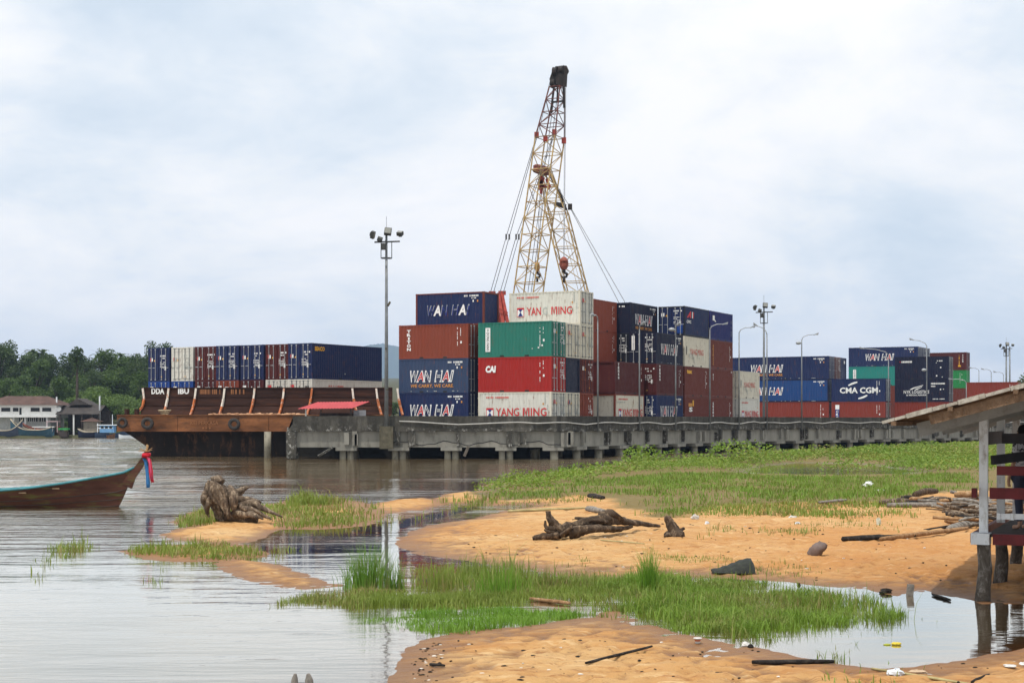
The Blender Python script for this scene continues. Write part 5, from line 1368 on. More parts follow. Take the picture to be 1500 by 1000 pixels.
for (xa, xb) in ((28,36),(41,55),(58,67)):
    A, B = a(xa,617,HD+.78), a(xb,611.5,HD+.78); mb = MB(); mb.box(((A.x+B.x)/2,HD+.78,(A.z+B.z)/2),(B.x-A.x,.1,B.z-A.z)); f = mb.build('window', DKW, house)
    mb = MB(); n = int((xb-xa)/2.5)
    for k in range(1, n): mb.box((A.x+(B.x-A.x)*k/n, HD+.71, (A.z+B.z)/2), (.09,.06,B.z-A.z))
    mb.build('bar', WALL, f)
mb = MB()
for px in (20,37,69): mb.beam(a(px,638,HD-.3), a(px,611,HD-.3), .22)
mb.build('column', WALL, house)
p = a(86,599.5); mb = MB(); mb.lathe([(0,-.06),(.25,-.03),(.42,.05),(.42,.08),(0,.0)], 12, M=Matrix.Rotation(R(60),4,'X')); o = mb.build('dish', WALL, house); o.location = p
shed2 = thing('boat_shed', 'dark roofed open boat shed beside the white house', 'boat shed', (0,0,0))
x0, x1 = a(84,0).x, a(147,0).x
mb = MB(); za, zb = a(0,606).z, a(0,593).z
mb.add([(x0,HD-1,za),(x1,HD-1,za),(x1-.1,HD+3.5,zb),(x0,HD+3.5,zb),(x1,HD+8,za),(x0,HD+8,za)], [(0,1,2,3),(3,2,4,5)])
mb.add([(x0,HD-1,za-.12),(x1,HD-1,za-.12),(x1,HD-1,za),(x0,HD-1,za)], [(0,1,2,3)]); mb.build('roof', GREYD, shed2)
mb = MB(); A, B = a(110,585,HD+4), a(137,593,HD+4)
mb.add([(A.x-.6,HD+2,B.z),(A.x+.8,HD+2,A.z+.2),(B.x,HD+2,B.z),(A.x-.6,HD+8,B.z),(A.x+.8,HD+8,A.z+.2),(B.x,HD+8,B.z)], [(0,1,4,3),(1,2,5,4),(0,2,1),(3,4,5)]); mb.build('upper_roof', GREYD, shed2)
for px in (88,108,120,134,145):
    mb = MB(); mb.beam(a(px,640,HD-.7), a(px,606,HD-.7), .22); mb.build('post', WALL if px == 108 else DARKW, shed2)
mb = MB(); mb.box(((x0+x1)/2, HD+6, 2.4), (x1-x0, .2, 4)); mb.build('back_wall', DARKW, shed2)
hut = thing('hut', 'little pale hut with a low brown roof beside the boat shed', 'hut', (0,0,0))
A, B = a(122,632,HD-2), a(143,617,HD-2)
mb = MB(); mb.box(((A.x+B.x)/2,HD-1,(A.z+B.z)/2),(B.x-A.x,1.8,B.z-A.z)); mb.build('wall', plain('hut_wall', (.22,.19,.15), .9, var=.3), hut)
mb = MB(); c = [(A.x-.4,HD-2.3,B.z),(B.x+.4,HD-2.3,B.z),(B.x+.4,HD+.3,B.z),(A.x-.4,HD+.3,B.z),((A.x+B.x)/2,HD-1,B.z+.6)]
mb.add(c, [(0,1,4),(1,2,4),(2,3,4),(3,0,4),(3,2,1,0)]); mb.build('roof', ROOFB, hut)
for px, pyt, lb in ((146,580,'thin pale utility pole beside the boat shed'),(83,581,'thin grey pole between the white house and boat shed')):
    mb = MB(); mb.tube([a(px,632,HD+1), a(px,pyt,HD+1)], .13, 6); tag(mb.build('utility_pole', POLEL, None, True), lb, 'pole')
def hull(L, Wd, Hm, bow, stern, mb, mat_h=0, mat_r=1, n=22, pts=7, keel=.0, power=.6, prow=0, thick=.07):
    """open double-ended hull along +x, z=0 at the waterline"""
    st = []
    for i in range(n+1):
        t = i/n; hw = Wd/2*max(.02, math.sin(math.pi*min(1, .13+.87*t))**power if t > .5 else (1-(1-t*2)**2.2*.45))
        if t > .5: hw = Wd/2*max(.02, (1-((t-.5)*2)**2.3))
        zg = Hm+bow*max(0, (t-.45)/.55)**2.4+stern*max(0, (.3-t)/.3)**2
        zk = -.25+keel*max(0, (t-.72)/.28)**2
        st.append((t*L, hw, zg, zk))
    vs = []; fs = []
    for x, hw, zg, zk in st:
        for k in range(2*pts+1):
            s_ = (k-pts)/pts; a_ = abs(s_); y = hw*math.copysign(a_**.62, s_) if a_ else 0; vs.append((x+(prow*(a_**1.4)*max(0,(x/L-.72)/.28)**2), y, zk+(zg-zk)*a_**1.9))
    m_ = 2*pts+1
    for i in range(n):
        for k in range(m_-1): fs.append((i*m_+k, (i+1)*m_+k, (i+1)*m_+k+1, i*m_+k+1))
    mb.add(vs, fs, mat_h)
    rails = [[], []]
    for i in range(n+1): rails[0].append(vs[i*m_]); rails[1].append(vs[i*m_+m_-1])
    return rails, st
BLUEH = plain('boat_blue', (.028,.075,.11), .7, var=.3, dirt=(.15,.12,.1)); WOODP = plain('pale_wood', (.33,.29,.22), .85, var=.3, scale=2, dirt=(.12,.1,.08)); WOODK = plain('dark_wood', (.075,.055,.045), .9, var=.35, scale=2)
SKYB = plain('cabin_blue', (.13,.28,.48), .6, var=.15); WBOAT = plain('boat_white', (.66,.70,.74), .6, var=.12)
def shore_boat(px, py, L, rz, label, hm, rm, Hm=1.0, bow=1.6, D=243.5):
    p = W(px, py, D); t = thing('wooden_boat', label, 'boat', (p.x, D, .28), rz, 'old boats drawn up on the far bank')
    mb = MB(); rails, _ = hull(L, 1.8, Hm, bow, .5, mb); mb.build('hull', hm, t, True)
    mb = MB()
    for r_ in rails: mb.tube(r_, .09, 5)
    mb.build('gunwale', rm, t, True)
shore_boat(78, 640, 7.0, R(172), 'blue and cream wooden boat with a raised bow on the far bank', BLUEH, WOODP, 1.0, 1.7, 243)
shore_boat(86, 638, 6.0, R(170), 'brown wooden boat just behind the blue and cream one', WOODK, plain('red_wood', (.2,.07,.05), .8), 1.1, .9, 245)
shore_boat(-12, 640, 4.6, R(8), 'grey blue boat whose bow points at the house', plain('boat_slate', (.06,.075,.11), .8), WOODP, .9, 1.7, 243)
shore_boat(115, 641, 4.2, R(3), 'long dark navy hull moored before the little hut', plain('boat_navy', (.02,.025,.05), .7), WOODP, .7, .5, 243)
fb = thing('fishing_boat', 'small blue and white fishing boat with a cabin on the far bank', 'boat', (W(140,640,242).x, 242, .1), 0)
mb = MB(); rails, _ = hull(5.2, 1.8, .7, .7, .2, mb); mb.build('hull', plain('boat_ink', (.03,.05,.09), .7), fb, True)
mb = MB(); mb.box((1.9,0,1.35), (2.2,1.3,1.1)); mb.build('cabin', SKYB, fb)
mb = MB(); mb.box((1.9,0,1.97), (3.0,1.6,.12)); mb.box((1.7,0,1.48), (2.24,1.34,.14)); mb.beam((.45,-.5,.7),(.45,-.5,2.2),.1); mb.build('cabin_roof', WBOAT, fb)
for k in range(3):
    mb = MB(); mb.box((1.2+k*.65,-.66,1.62), (.42,.06,.34)); mb.build('window', DKW, fb)
mb = MB(); mb.tube([(2.6,0,2),(2.6,0,3.6)], .05, 5); mb.build('mast', WBOAT, fb)
fb2 = thing('rowing_boat', 'tiny rusty skiff floating in front of the fishing boat', 'boat', (W(158,644,236).x, 236, 0), R(75))
mb = MB(); hull(2.0, 1.0, .55, .3, .2, mb); mb.build('hull', plain('skiff', (.14,.07,.035), .9), fb2, True)
fb3 = thing('rowing_boat', 'white topped little boat between fishing boat and barge', 'boat', (W(174,640,240).x, 240, 0), R(10))
mb = MB(); rails, _ = hull(2.6, 1.0, .5, .3, .2, mb); mb.build('hull', WBOAT, fb3, True)
mb = MB(); A = W(94,628,242.5); mb.box((A.x,A.y,A.z), (1.5,1.2,.25)); mb.box((A.x,A.y,A.z-.8), (1.2,1,.9), 1)
tag(mb.build('market_stand', [plain('tarp_green', (.03,.25,.07), .6), DARKW]), 'green covered stand on the far bank between house and shed', 'stand')
mb = MB(); A = W(78,617,244); mb.box((A.x,A.y,A.z), (1.8,1.4,.12)); 
for dx in (-.8,.8): mb.beam((A.x+dx,A.y-.6,A.z-1.7),(A.x+dx,A.y-.6,A.z), .09)
tag(mb.build('awning', plain('awning_pink', (.5,.36,.36), .7, var=.3)), 'faded pink awning at the corner of the white house', 'awning')
mb = MB(); A = W(64,625,243.6); mb.box((A.x,A.y,A.z), (3.4,.8,.14)); mb.beam((A.x-1.4,A.y,.3),(A.x-1.4,A.y,A.z),.12); mb.beam((A.x+1.4,A.y,.3),(A.x+1.4,A.y,A.z),.12)
tag(mb.build('landing_table', WALL), 'long white landing table in front of the house', 'table')
marsh('bank_plants', 'low green plants along the water line of the far bank', [([(-30,639.5),(60,639.5),(120,639),(225,638),(225,641.5),(-30,641.7)], 3.5, .9, .35, 2)], TREE_L)
# ---------------------------------------------------------------- long-tail boat
HULLW = plain('boat_wood', (.070,.027,.017), .7, var=.6, scale=1.3, dirt=(.10,.11,.025), damt=.85, bmp=.006, stretch=(.35,1,2.2))
TEAL = plain('gunwale_teal', (.055,.21,.24), .6, var=.3, scale=4, dirt=(.16,.24,.24))
LD = 49.8
bow = W(165,742,LD)
lt = thing('longtail_boat', 'long wooden boat with a high curved prow and teal gunwale', 'boat', (bow.x-11.0, LD, 0), 0)
def lt_side(px, py): p = W(px, py, LD); return p.x-(bow.x-11.0), p.z
ctrl = [(-10,0.62)]  # x,z of the sheer in boat space
shp = [(-340,.80),(-150,.62)]; sheer = []
for px, py in ((-330,700),(-150,719),(0,718),(50,714),(100,707),(140,700),(180,693),(197,685)): sheer.append(lt_side(px, py))
sx = [s[0] for s in sheer]; sz = [s[1] for s in sheer]
mb = MB(); n = 34; vs = []; fs = []; P = 6; railL, railR, inner = [], [], []
for i in range(n+1):
    t = i/n; xk = sx[0]+(11.0+.02-sx[0])*t; xg = sx[0]+(sx[-1]-sx[0])*t
    zg = float(np.interp(xg, sx, sz)); hw = .82*max(.035, (1-max(0,(t-.45)/.55)**2.2))*(1 if t > .2 else .55+.45*(t/.2)**.7)
    zk = -.22+.0*t
    for k in range(-P, P+1):
        a_ = abs(k)/P; x = xk+(xg-xk)*a_**1.1; y = hw*math.copysign(a_**.7, k) if a_ else 0; vs.append((x, y, zk+(zg-zk)*a_**1.55))
    railL.append(vs[-1]); railR.append(vs[-1-2*P])
m_ = 2*P+1
for i in range(n):
    for k in range(m_-1): fs.append((i*m_+k, (i+1)*m_+k, (i+1)*m_+k+1, i*m_+k+1))
mb.add(vs, fs); fl = [tuple(reversed(f)) for f in fs]
mb.build('hull', HULLW, lt, True)
mb = MB()
for r_ in (railL, railR): mb.tube([Vector(p)+Vector((0,0,.012)) for p in r_], .038, 6)
mb.build('gunwale', TEAL, lt, True)
for kk, rd_ in ((P-2,.014),(P-3,.012),(P-4,.011)):
    mb = MB()
    for sg_ in (-1,1): mb.tube([Vector(vs[i*m_+P+sg_*kk])+Vector((0,sg_*.006,0)) for i in range(n+1)], rd_, 4)
    mb.build('plank_seam', DARKW, lt, True)
mb = MB()
for k in range(9):
    i = 3+k*3; a_, b_ = railL[i], railR[i]; mb.beam((a_[0],a_[1],a_[2]-.12),(b_[0],b_[1],b_[2]-.12), .22, .04)
mb.build('thwart', plain('thwart_wood', (.22,.15,.09), .8, var=.3), lt)
pr = [lt_side(*q) for q in ((186,712),(193,697),(204,683),(211,672),(216,661))]
mb = MB()
w5 = [.10,.10,.085,.075,.065]; h5 = [.34,.26,.2,.17,.15]; vs = []; fs = []
for i, (x, z) in enumerate(pr):
    a_, b_ = pr[max(0,i-1)], pr[min(4,i+1)]; tx, tz = b_[0]-a_[0], b_[1]-a_[1]; L_ = math.hypot(tx, tz); nx, nz = -tz/L_, tx/L_
    for u, v_ in ((-1,-1),(1,-1),(1,1),(-1,1)): vs.append((x+nx*h5[i]/2*v_, u*w5[i]/1.6, z+nz*h5[i]/2*v_))
for i in range(4):
    for j in range(4): fs.append((i*4+j, i*4+(j+1)%4, (i+1)*4+(j+1)%4, (i+1)*4+j))
fs += [(0,3,2,1),(16,17,18,19)]; mb.add(vs, fs)
mb.build('prow', HULLW, lt)
# ribbons and sprig tied on the prow
def strip(pts, wd, name, mat, label, group='ribbons on the boat prow'):
    mb = MB(); vs = []; g = random.Random(len(pts)*7+int(wd*1000))
    for i, p in enumerate(pts):
        tw = .8*math.sin(i*1.1+wd*60)+.3
        vs += [p+Vector((math.cos(tw)*wd/2, math.sin(tw)*wd/2, 0)), p-Vector((math.cos(tw)*wd/2, math.sin(tw)*wd/2, 0))]
    mb.add(vs, [(2*i,2*i+1,2*i+3,2*i+2) for i in range(len(pts)-1)])
    o = mb.build(name, mat, None, True); md = o.modifiers.new('thick','SOLIDIFY'); md.thickness = .012
    return tag(o, label, 'ribbon', group)
RR, RB, RP = plain('ribbon_red', (.50,.015,.03), .6, var=.2), plain('ribbon_blue', (.03,.14,.33), .6, var=.2), plain('ribbon_pink', (.62,.08,.16), .6, var=.2)
LF = LD-.16
strip([W(x,y,LF) for x,y in ((209,668),(214,668),(218,672),(220,680),(221,690),(222,700),(224,706))], .13, 'ribbon', RR, 'red ribbon draped over the prow of the wooden boat')
strip([W(x,y,LF-.03) for x,y in ((212,667),(217,670),(220,679),(221.5,690),(222,702))], .08, 'ribbon', RP, 'pink ribbon beside the red one on the prow')
strip([W(x,y,LF+.02) for x,y in ((211,671),(214,676),(215.5,686),(216,697),(217,708),(217,714))], .13, 'ribbon', RB, 'blue ribbon hanging longest from the prow')
mb = MB()
for k in range(5):
    a_ = W(209,668,LF) ; mb.tube([W(210+k*2.2,669-k*.3,LF-.02), W(209.5+k*2.3,666,LF-.05), W(211+k*2,664.5,LD)], .045, 6)
tag(mb.build('garland', RR, None, True), 'red garland knotted around the neck of the prow', 'garland')
mb = MB(); g = random.Random(3); c = W(215,661,LD-.05)
for k in range(14):
    a_ = g.uniform(-1.5,1.5); L_ = g.uniform(.1,.3); mb.beam(c, c+Vector((math.sin(a_)*L_, g.uniform(-.08,.08), math.cos(a_)*L_*(.9 if abs(a_)<.6 else .5))), .03, .012)
tag(mb.build('sprig', plain('straw', (.42,.27,.13), .9, var=.3)), 'dry straw sprig tied on the tip of the prow', 'sprig')

# ---------------------------------------------------------------- driftwood
def woodmat(name, lo, mid, hi):
    m, nt, b = mk(name); v = coords(nt, 'Object', (1,1,.55), True)
    n1 = noise(nt, v, 7, 9, .75, .6); c = ramp(nt, n1, [(.32, lo), (.52, mid), (.7, hi)])
    nt.links.new(c, b.inputs['Base Color']); b.inputs['Roughness'].default_value = .9; b.inputs['Specular IOR Level'].default_value = .2
    bump(nt, noise(nt, v, 14, 7, .75, 1.5), 1.0, .035, b); MATS[name] = m; return m
DW = woodmat('driftwood', (.022,.015,.011), (.15,.108,.075), (.58,.46,.32)); DWD = woodmat('driftwood_dark', (.018,.012,.008), (.085,.058,.038), (.36,.26,.17)); DWG = woodmat('driftwood_grey', (.09,.08,.07), (.25,.225,.195), (.42,.385,.33)); DWO = woodmat('driftwood_orange', (.15,.075,.03), (.33,.19,.09), (.48,.33,.2))  # DW grain tones stretched to carry shaded gaps and bright highlights
def limb(mb, pts, rads, n=11, rough=.16, sub=5, rr=None, mat=0):
    """gnarled limb: a smooth path, ridged along its length"""
    rr = rr or rnd; P = [Vector(p) for p in pts]; o = []; rd = []
    for i in range(len(P)-1):
        p0, p1, p2, p3 = P[max(0,i-1)], P[i], P[i+1], P[min(len(P)-1,i+2)]
        for k in range(sub):
            t = k/sub; o.append(.5*((2*p1)+(p2-p0)*t+(2*p0-5*p1+4*p2-p3)*t*t+(3*p1-p0-3*p2+p3)*t**3)); rd.append(rads[i]*(1-t)+rads[i+1]*t)
    o.append(P[-1]); rd.append(rads[-1])
    ridge = [1+rr.uniform(-rough,rough)*1.3 for _ in range(n)]; i0 = len(mb.v)
    mb.tube(o, rd, n, mat)
    for j, c in enumerate(o):
        for k in range(n):
            q = Vector(mb.v[i0+j*n+k]); f = ridge[(k+j//7) % n]*(1+rr.uniform(-rough,rough)*.5); mb.v[i0+j*n+k] = tuple(c+(q-c)*f)
SD = G0(345,768).y
def sp(px, py, dy=0): return W(px, py, SD+dy)
mb = MB(); rr = random.Random(9)
def sl(pts, rads, n=9, rough=.2): limb(mb, [sp(*p) for p in pts], rads, n, rough, rr=rr)
sl([(321,714,.25),(319,728,.25),(323,746,.25),(330,764,.2)], [.11,.19,.21,.18], 13)
sl([(309,708,.0),(313,702,-.1),(320,701,-.25),(327,706,-.3)], [.05,.10,.13,.10], 10, .3)
ax_ = [(311,703),(318,715),(325,734),(333,761)]
for k in range(24):
    f = (k/23)*2-1; w0, w1 = rr.uniform(4,7), rr.uniform(11,15); q0 = rr.uniform(0,.25); q1 = rr.uniform(.6,1.0)
    P_ = []
    for q in (q0, q0+(q1-q0)*.35, q0+(q1-q0)*.7, q1):
        u_ = q*3; i_ = min(2, int(u_)); u_ -= i_; cx = ax_[i_][0]*(1-u_)+ax_[i_+1][0]*u_; cy = ax_[i_][1]*(1-u_)+ax_[i_+1][1]*u_
        ww = (w0+(w1-w0)*math.sin(math.pi*min(1,q*1.1))); P_.append((cx+f*ww+rr.uniform(-1.5,1.5), cy, -.05-.42*math.sqrt(max(0,1-f*f))+rr.uniform(-.06,.02)))
    r_ = rr.uniform(.035,.075); sl(P_, [r_*.5, r_, r_*1.05, r_*.35], 8, .3)
sl([(307,716,-.1),(302,724,-.2),(298,733,-.25),(301,743,-.2)], [.12,.13,.09,.02], 9, .25)
sl([(312,726,-.2),(306,736,-.25),(303,746,-.2),(306,757,-.15)], [.11,.09,.07,.03], 8, .25)
sl([(335,716,.0),(340,722,-.25),(342,733,-.35),(342,748,-.3)], [.10,.13,.11,.05], 9, .25)
sl([(338,727,.4),(348,723,.5),(356,717,.6),(364,713,.6)], [.10,.14,.10,.03], 8, .25)
sl([(348,724,.5),(352,720,.5),(358,718,.5)], [.07,.08,.03], 7, .25)
sl([(340,732,.1),(355,731,0),(368,732,0),(383,735,0)], [.10,.10,.08,.02], 8, .15)
sl([(340,741,0),(354,739,-.1),(372,738,-.1),(380,742,-.15),(394,748,-.2),(414,757,-.3)], [.10,.10,.10,.07,.05,.015], 8, .2)
sl([(346,746,-.2),(360,745,-.3),(372,747,-.35),(382,753,-.4),(398,760,-.4)], [.08,.08,.07,.06,.015], 8, .2)
sl([(366,743,-.3),(376,748,-.45),(388,757,-.5)], [.05,.05,.015], 7, .2)
sl([(350,739,-.2),(357,744,-.45),(362,748,-.45)], [.07,.07,.03], 8, .2)
sl([(342,751,-.2),(358,753,-.4),(372,754,-.45),(386,760,-.45)], [.09,.09,.08,.02], 8, .2)
sl([(362,752,-.4),(372,756,-.5),(378,761,-.5)], [.06,.06,.02], 7, .2)
sl([(332,755,0),(346,757,-.1),(362,759,-.1),(378,762,-.1)], [.14,.13,.11,.05], 9, .2)
tag(mb.build('tree_stump', DW, None, True), 'large weathered tree stump with spread roots at the river edge', 'stump')
LDp = ground(850,788).y
def lp(px, py, dy=0): q = W(px, py, LDp+dy); return q
mb = MB(); rr = random.Random(12)
limb(mb, [lp(815,782,-.2),lp(835,775,0),lp(862,768,.2),lp(890,760,.5),(lp(915,763,1.2)),lp(945,767,2.0),lp(966,770,2.4)], [.11,.16,.15,.12,.08,.06,.035], 12, .3, rr=rr)
limb(mb, [lp(822,779,-.2),lp(811,768,-.2),lp(804,757,-.2),lp(803,748,-.2)], [.14,.12,.08,.05], 9, .22, rr=rr)
limb(mb, [lp(816,783,-.3),lp(802,784,-.4),lp(790,786,-.45),lp(780,787.5,-.45)], [.10,.07,.055,.045], 8, .18, rr=rr)
limb(mb, [lp(812,775,-.3),lp(804,774,-.35),lp(799,770,-.35),lp(799,762,-.35)], [.06,.055,.04,.02], 8, .2, rr=rr)
limb(mb, [lp(812,779,-.3),lp(804,779,-.4),lp(797,775,-.4)], [.055,.04,.015], 7, .2, rr=rr)
limb(mb, [lp(833,782,-.3),lp(850,778,-.3),lp(868,775,-.2),lp(890,774,.2),lp(910,774,.9),lp(926,770,1.4)], [.10,.10,.085,.07,.06,.03], 10, .3, rr=rr)
limb(mb, [lp(840,770,0),lp(856,764,.1),lp(875,762,.2),lp(890,765,.3)], [.07,.09,.07,.05], 9, .25, rr=rr)
limb(mb, [lp(842,758.5,.3),lp(862,759,.4),lp(884,758,.5)], [.03,.035,.03], 7, .2, rr=rr)
limb(mb, [lp(878,757,.5),lp(894,752,.6),lp(905,757,.8),lp(912,763,1.0)], [.08,.1,.08,.05], 9, .25, rr=rr)
limb(mb, [lp(822,784,-.4),lp(832,776,-.45),lp(838,770,-.4)], [.07,.06,.03], 8, .25, rr=rr)
tag(mb.build('driftwood_log', DWD, None, True), 'long gnarled dark driftwood trunk with upturned roots lying on the sand', 'log')
mb = MB(); rr = random.Random(5)
limb(mb, [lp(976,783,.2),lp(988,784,0),lp(1001,785,-.1)], [.07,.13,.10], 10, .22, rr=rr)
limb(mb, [lp(991,781,0),lp(984,770,.05),lp(978,758,.05),lp(977,755,.05)], [.11,.10,.07,.03], 9, .22, rr=rr)
limb(mb, [lp(990,777,0),lp(997,776,.1),lp(1003,773,.1)], [.05,.04,.03], 8, .2, rr=rr); limb(mb, [lp(980,782,-.1),lp(973,785,-.15)], [.05,.03], 7, .2, rr=rr)
tag(mb.build('driftwood_stub', DWD, None, True), 'short upturned root stub beside the long driftwood trunk', 'driftwood')
def stick(name, a, b, r, mat, label, lift=.03, bendz=0, group=None, cat='stick', n=7):
    A, B = ground(*a), ground(*b); A.z += lift; B.z += lift; m_ = A.lerp(B, .5)+Vector((0,0,bendz)); mb = MB()
    limb(mb, [A, A.lerp(m_, .5)+Vector((0,rnd.uniform(-.02,.02),0)), m_, m_.lerp(B,.5)+Vector((0,rnd.uniform(-.02,.02),0)), B], [r*.8,r,r,r*.95,r*.7], n, .12, 3)
    return tag(mb.build(name, mat, None, True), label, cat, group)
BAM = plain('bamboo', (.36,.30,.14), .6, var=.3, scale=6, dirt=(.16,.14,.06)); CHAR = woodmat('charred', (.012,.010,.009), (.03,.025,.022), (.10,.085,.07))
stick('stick', (858,979), (955,948), .017, CHAR, 'straight dark stick lying diagonally on the front sand', .02)
stick('plank', (1102,979), (1221,972), .028, CHAR, 'flat charred board on the sand near the puddle', .03)
stick('bamboo_pole', (1277,981), (1425,1003), .018, BAM, 'yellow green bamboo pole along the puddle edge', .02)
stick('stick', (1424,1001), (1449,990), .02, CHAR, 'short dark stick at the end of the bamboo pole', .02)
stick('plank', (1234,793), (1340,787), .055, CHAR, 'dark narrow plank lying beside the pale pole', .06)
stick('driftwood_pole', (1290,794), (1418,780), .05, DWO, 'long pale brown pole on the sand below the driftwood heap', .05)
stick('pole', (744,751), (860,746), .04, BAM, 'thin olive pole lying behind the driftwood trunk', .05)
stick('driftwood_board', (860,748), (886,752), .09, DWG, 'grey board lying behind the driftwood trunk', .06)
stick('stick', (863,729), (884,731), .09, CHAR, 'short black log at the meadow edge', .06)
stick('stick', (1366,872), (1392,880), .022, CHAR, 'small dark stick lying half in the puddle under the shed', .02)
stick('driftwood_pole', (1200,741), (1240,739), .05, DWG, 'pale grey pole lying across the meadow', .12)
stick('bamboo_pole', (880,792), (944,796), .016, BAM, 'segmented pale bamboo rod on the sand before the trunk', .02)
stick('stick', (630,976), (651,976), .018, CHAR, 'small black stick at the sandy water edge', .015)
stick('stick', (777,879), (835,886), .03, DWO, 'red brown stick at the edge of the small pool', .03)
# heap of driftwood beside the shed
rr = random.Random(31); heapg = 'driftwood sticks heaped beside the shed'
lbls = {0:(DWG,'weathered grey driftwood stick in the heap beside the shed post'),1:(DW,'brown driftwood stick in the heap beside the shed post'),2:(DWO,'orange brown driftwood stick in the heap beside the shed post'),3:(CHAR,'charred black driftwood stick in the heap beside the shed post')}
def heapstick(px, py, L_, r, ang, el, k, z):
    p = ground(px, py); d_ = Vector((math.cos(ang)*math.cos(el), math.sin(ang)*math.cos(el), math.sin(el)))*L_/2; c = p+Vector((0,0,z)); mb = MB()
    s_ = Vector((rr.uniform(-.06,.06), rr.uniform(-.06,.06), rr.uniform(-.03,.05)))
    limb(mb, [-d_, -d_*.4+s_, d_*.3-s_*.5, d_], [r*rr.uniform(.6,1), r, r*.9, r*rr.uniform(.3,.8)], 7, .2, 3, rr)
    o = mb.build('driftwood_stick', lbls[k][0], None, True); o.location = c; tag(o, lbls[k][1], 'driftwood', heapg)
for i in range(120):
    px = rr.uniform(1378,1500); lim = 735+(1440-px)*.02
    py = rr.uniform(737,775)
    if px < 1395 and py > 752: continue
    z = .06+rr.uniform(0,.22)*min(1,(px-1370)/50)
    heapstick(px, py, rr.uniform(.4,1.5), rr.uniform(.02,.065), rr.gauss(0,.5), rr.gauss(0,.12), rr.choices((0,1,2,3),(5,4,2,1.3))[0], z)
for i in range(26):
    heapstick(rr.uniform(1335,1400), rr.uniform(735,742), rr.uniform(.4,1.1), rr.uniform(.03,.06), rr.gauss(0,.5), rr.gauss(0,.15), rr.choices((0,1,2,3),(4,4,1,1.5))[0], .06+rr.uniform(0,.15))
stick('driftwood_log', (1290,743), (1348,738), .10, DW, 'tapering brown log at the far tip of the driftwood heap', .1, .05)
stick('driftwood_pole', (1300,744), (1400,742), .07, DWG, 'long straight grey pole along the foot of the heap', .08)
stick('driftwood_log', (1340,733), (1372,727), .11, DWD, 'thick dark log on top of the heap tip', .2, .05)
stick('driftwood_pole', (1354,775), (1412,771), .045, CHAR, 'charred pole jutting from the front of the heap', .06)
stick('driftwood_log', (1390,779), (1436,770), .10, DWG, 'thick forked grey log at the front of the heap', .09)
stick('driftwood_log', (1398,744), (1440,741), .085, DWO, 'smooth pale orange log crossing the heap top', .38)
# other things on the sand
p = ground(1198,815); mb = MB(); rr = random.Random(2); limb(mb, [(-.13,.05,-.02),(-.02,0,.10),(.10,-.03,.2),(.13,-.03,.24)], [.08,.11,.09,.03], 9, .2, rr=rr)
o = mb.build('rock', plain('rock_grey', (.17,.13,.115), .9, var=.35, scale=5, bmp=.01), None, True); o.location = p; tag(o, 'leaning grey brown stone alone on the middle sand', 'rock')
p = ground(1072,841); mb = MB(); rr = random.Random(3); vs = []; nx = 16
for i in range(nx+1):
    t_ = i/nx
    for j, (fy, fz) in enumerate(((-.22,-.02),(-.19,.45),(-.08,.85),(.05,1.0),(.17,.7),(.22,-.02))):
        hz_ = .05+.19*min(1,t_*1.25)**1.2*(1 if t_ < .95 else .75)+.008*math.sin(i*1.9+j*2); vs.append((-.36+.74*t_+rr.uniform(-.015,.015), fy*(.55+.45*min(1,t_*2))+rr.uniform(-.012,.012), fz*hz_))
mb.add(vs, [(i*6+j, (i+1)*6+j, (i+1)*6+j+1, i*6+j+1) for i in range(nx) for j in range(5)]+[tuple(range(6))[::-1], tuple(nx*6+j for j in range(6))])
o = mb.build('rubber_mat', plain('black_mould', (.025,.028,.024), .7, var=.4, scale=7, dirt=(.07,.08,.04)), None, True); o.location = p; tag(o, 'crumpled black rubber sheet lying in the dry grass', 'rubber sheet')
def litter(px, py, r, h, mat, label, name='plastic_bag', cat='litter', seed=1, nu=10):
    p = ground(px, py); mb = MB(); mb.blob((0,0,h*.35), (r,r*.7,h), nu=nu, nv=6, rough=.3, rr=random.Random(seed)); o = mb.build(name, mat); o.location = p; return tag(o, label, cat, 'litter washed up on the sand')
PLW = plain('plastic_white', (.52,.51,.48), .4, var=.15); PLB = plain('plastic_clear', (.55,.58,.60), .25, var=.25, scale=6); 
litter(1311,988,.09,.05,PLB,'crumpled clear plastic bag beside the bamboo pole',seed=2,nu=14)
litter(1342,986,.11,.03,plain('pale_bark', (.45,.33,.22), .9),'flat pale wrapper next to the clear plastic bag','wrapper',seed=3)
litter(1093,947,.06,.04,PLW,'white shell like cup with a dark opening near the grass','cup',seed=4)
litter(1099,948,.035,.03,CHAR,'small black scrap beside the white cup','scrap',seed=5)
p = ground(1022,943); t = thing('plastic_cup', 'white plastic cup with an orange rim at the grass edge', 'cup', p)
mb = MB(); mb.lathe([(.03,0),(.035,.05),(.055,.06),(.05,.066),(0,.066)], 12); mb.build('rim', PLW, t); mb = MB(); mb.lathe([(.022,.0),(.036,.03),(.036,.046)], 10); mb.build('body', plain('cup_orange', (.45,.13,.05), .6), t)
litter(1182,836,.06,.05,PLW,'white bag scrap among dry grass on the middle sand',seed=6)
litter(1160,764,.12,.06,PLW,'white litter at the meadow edge, larger piece',seed=7); litter(1168,767,.08,.04,PLB,'grey plastic piece beside the larger white litter',seed=8)
litter(1272,712,.22,.14,plain('bird_white', (.7,.7,.68), .6),'white scrap lying on the meadow',seed=9); litter(1290,718,.22,.06,PLW,'flat white sheet on the meadow',seed=10)
litter(1258,791,.09,.03,PLW,'flat white scrap near the dark plank',seed=11); litter(1287,769,.06,.13,plain('bottle_cream', (.5,.5,.4), .5),'upright cream bottle in the olive grass','bottle',seed=12)
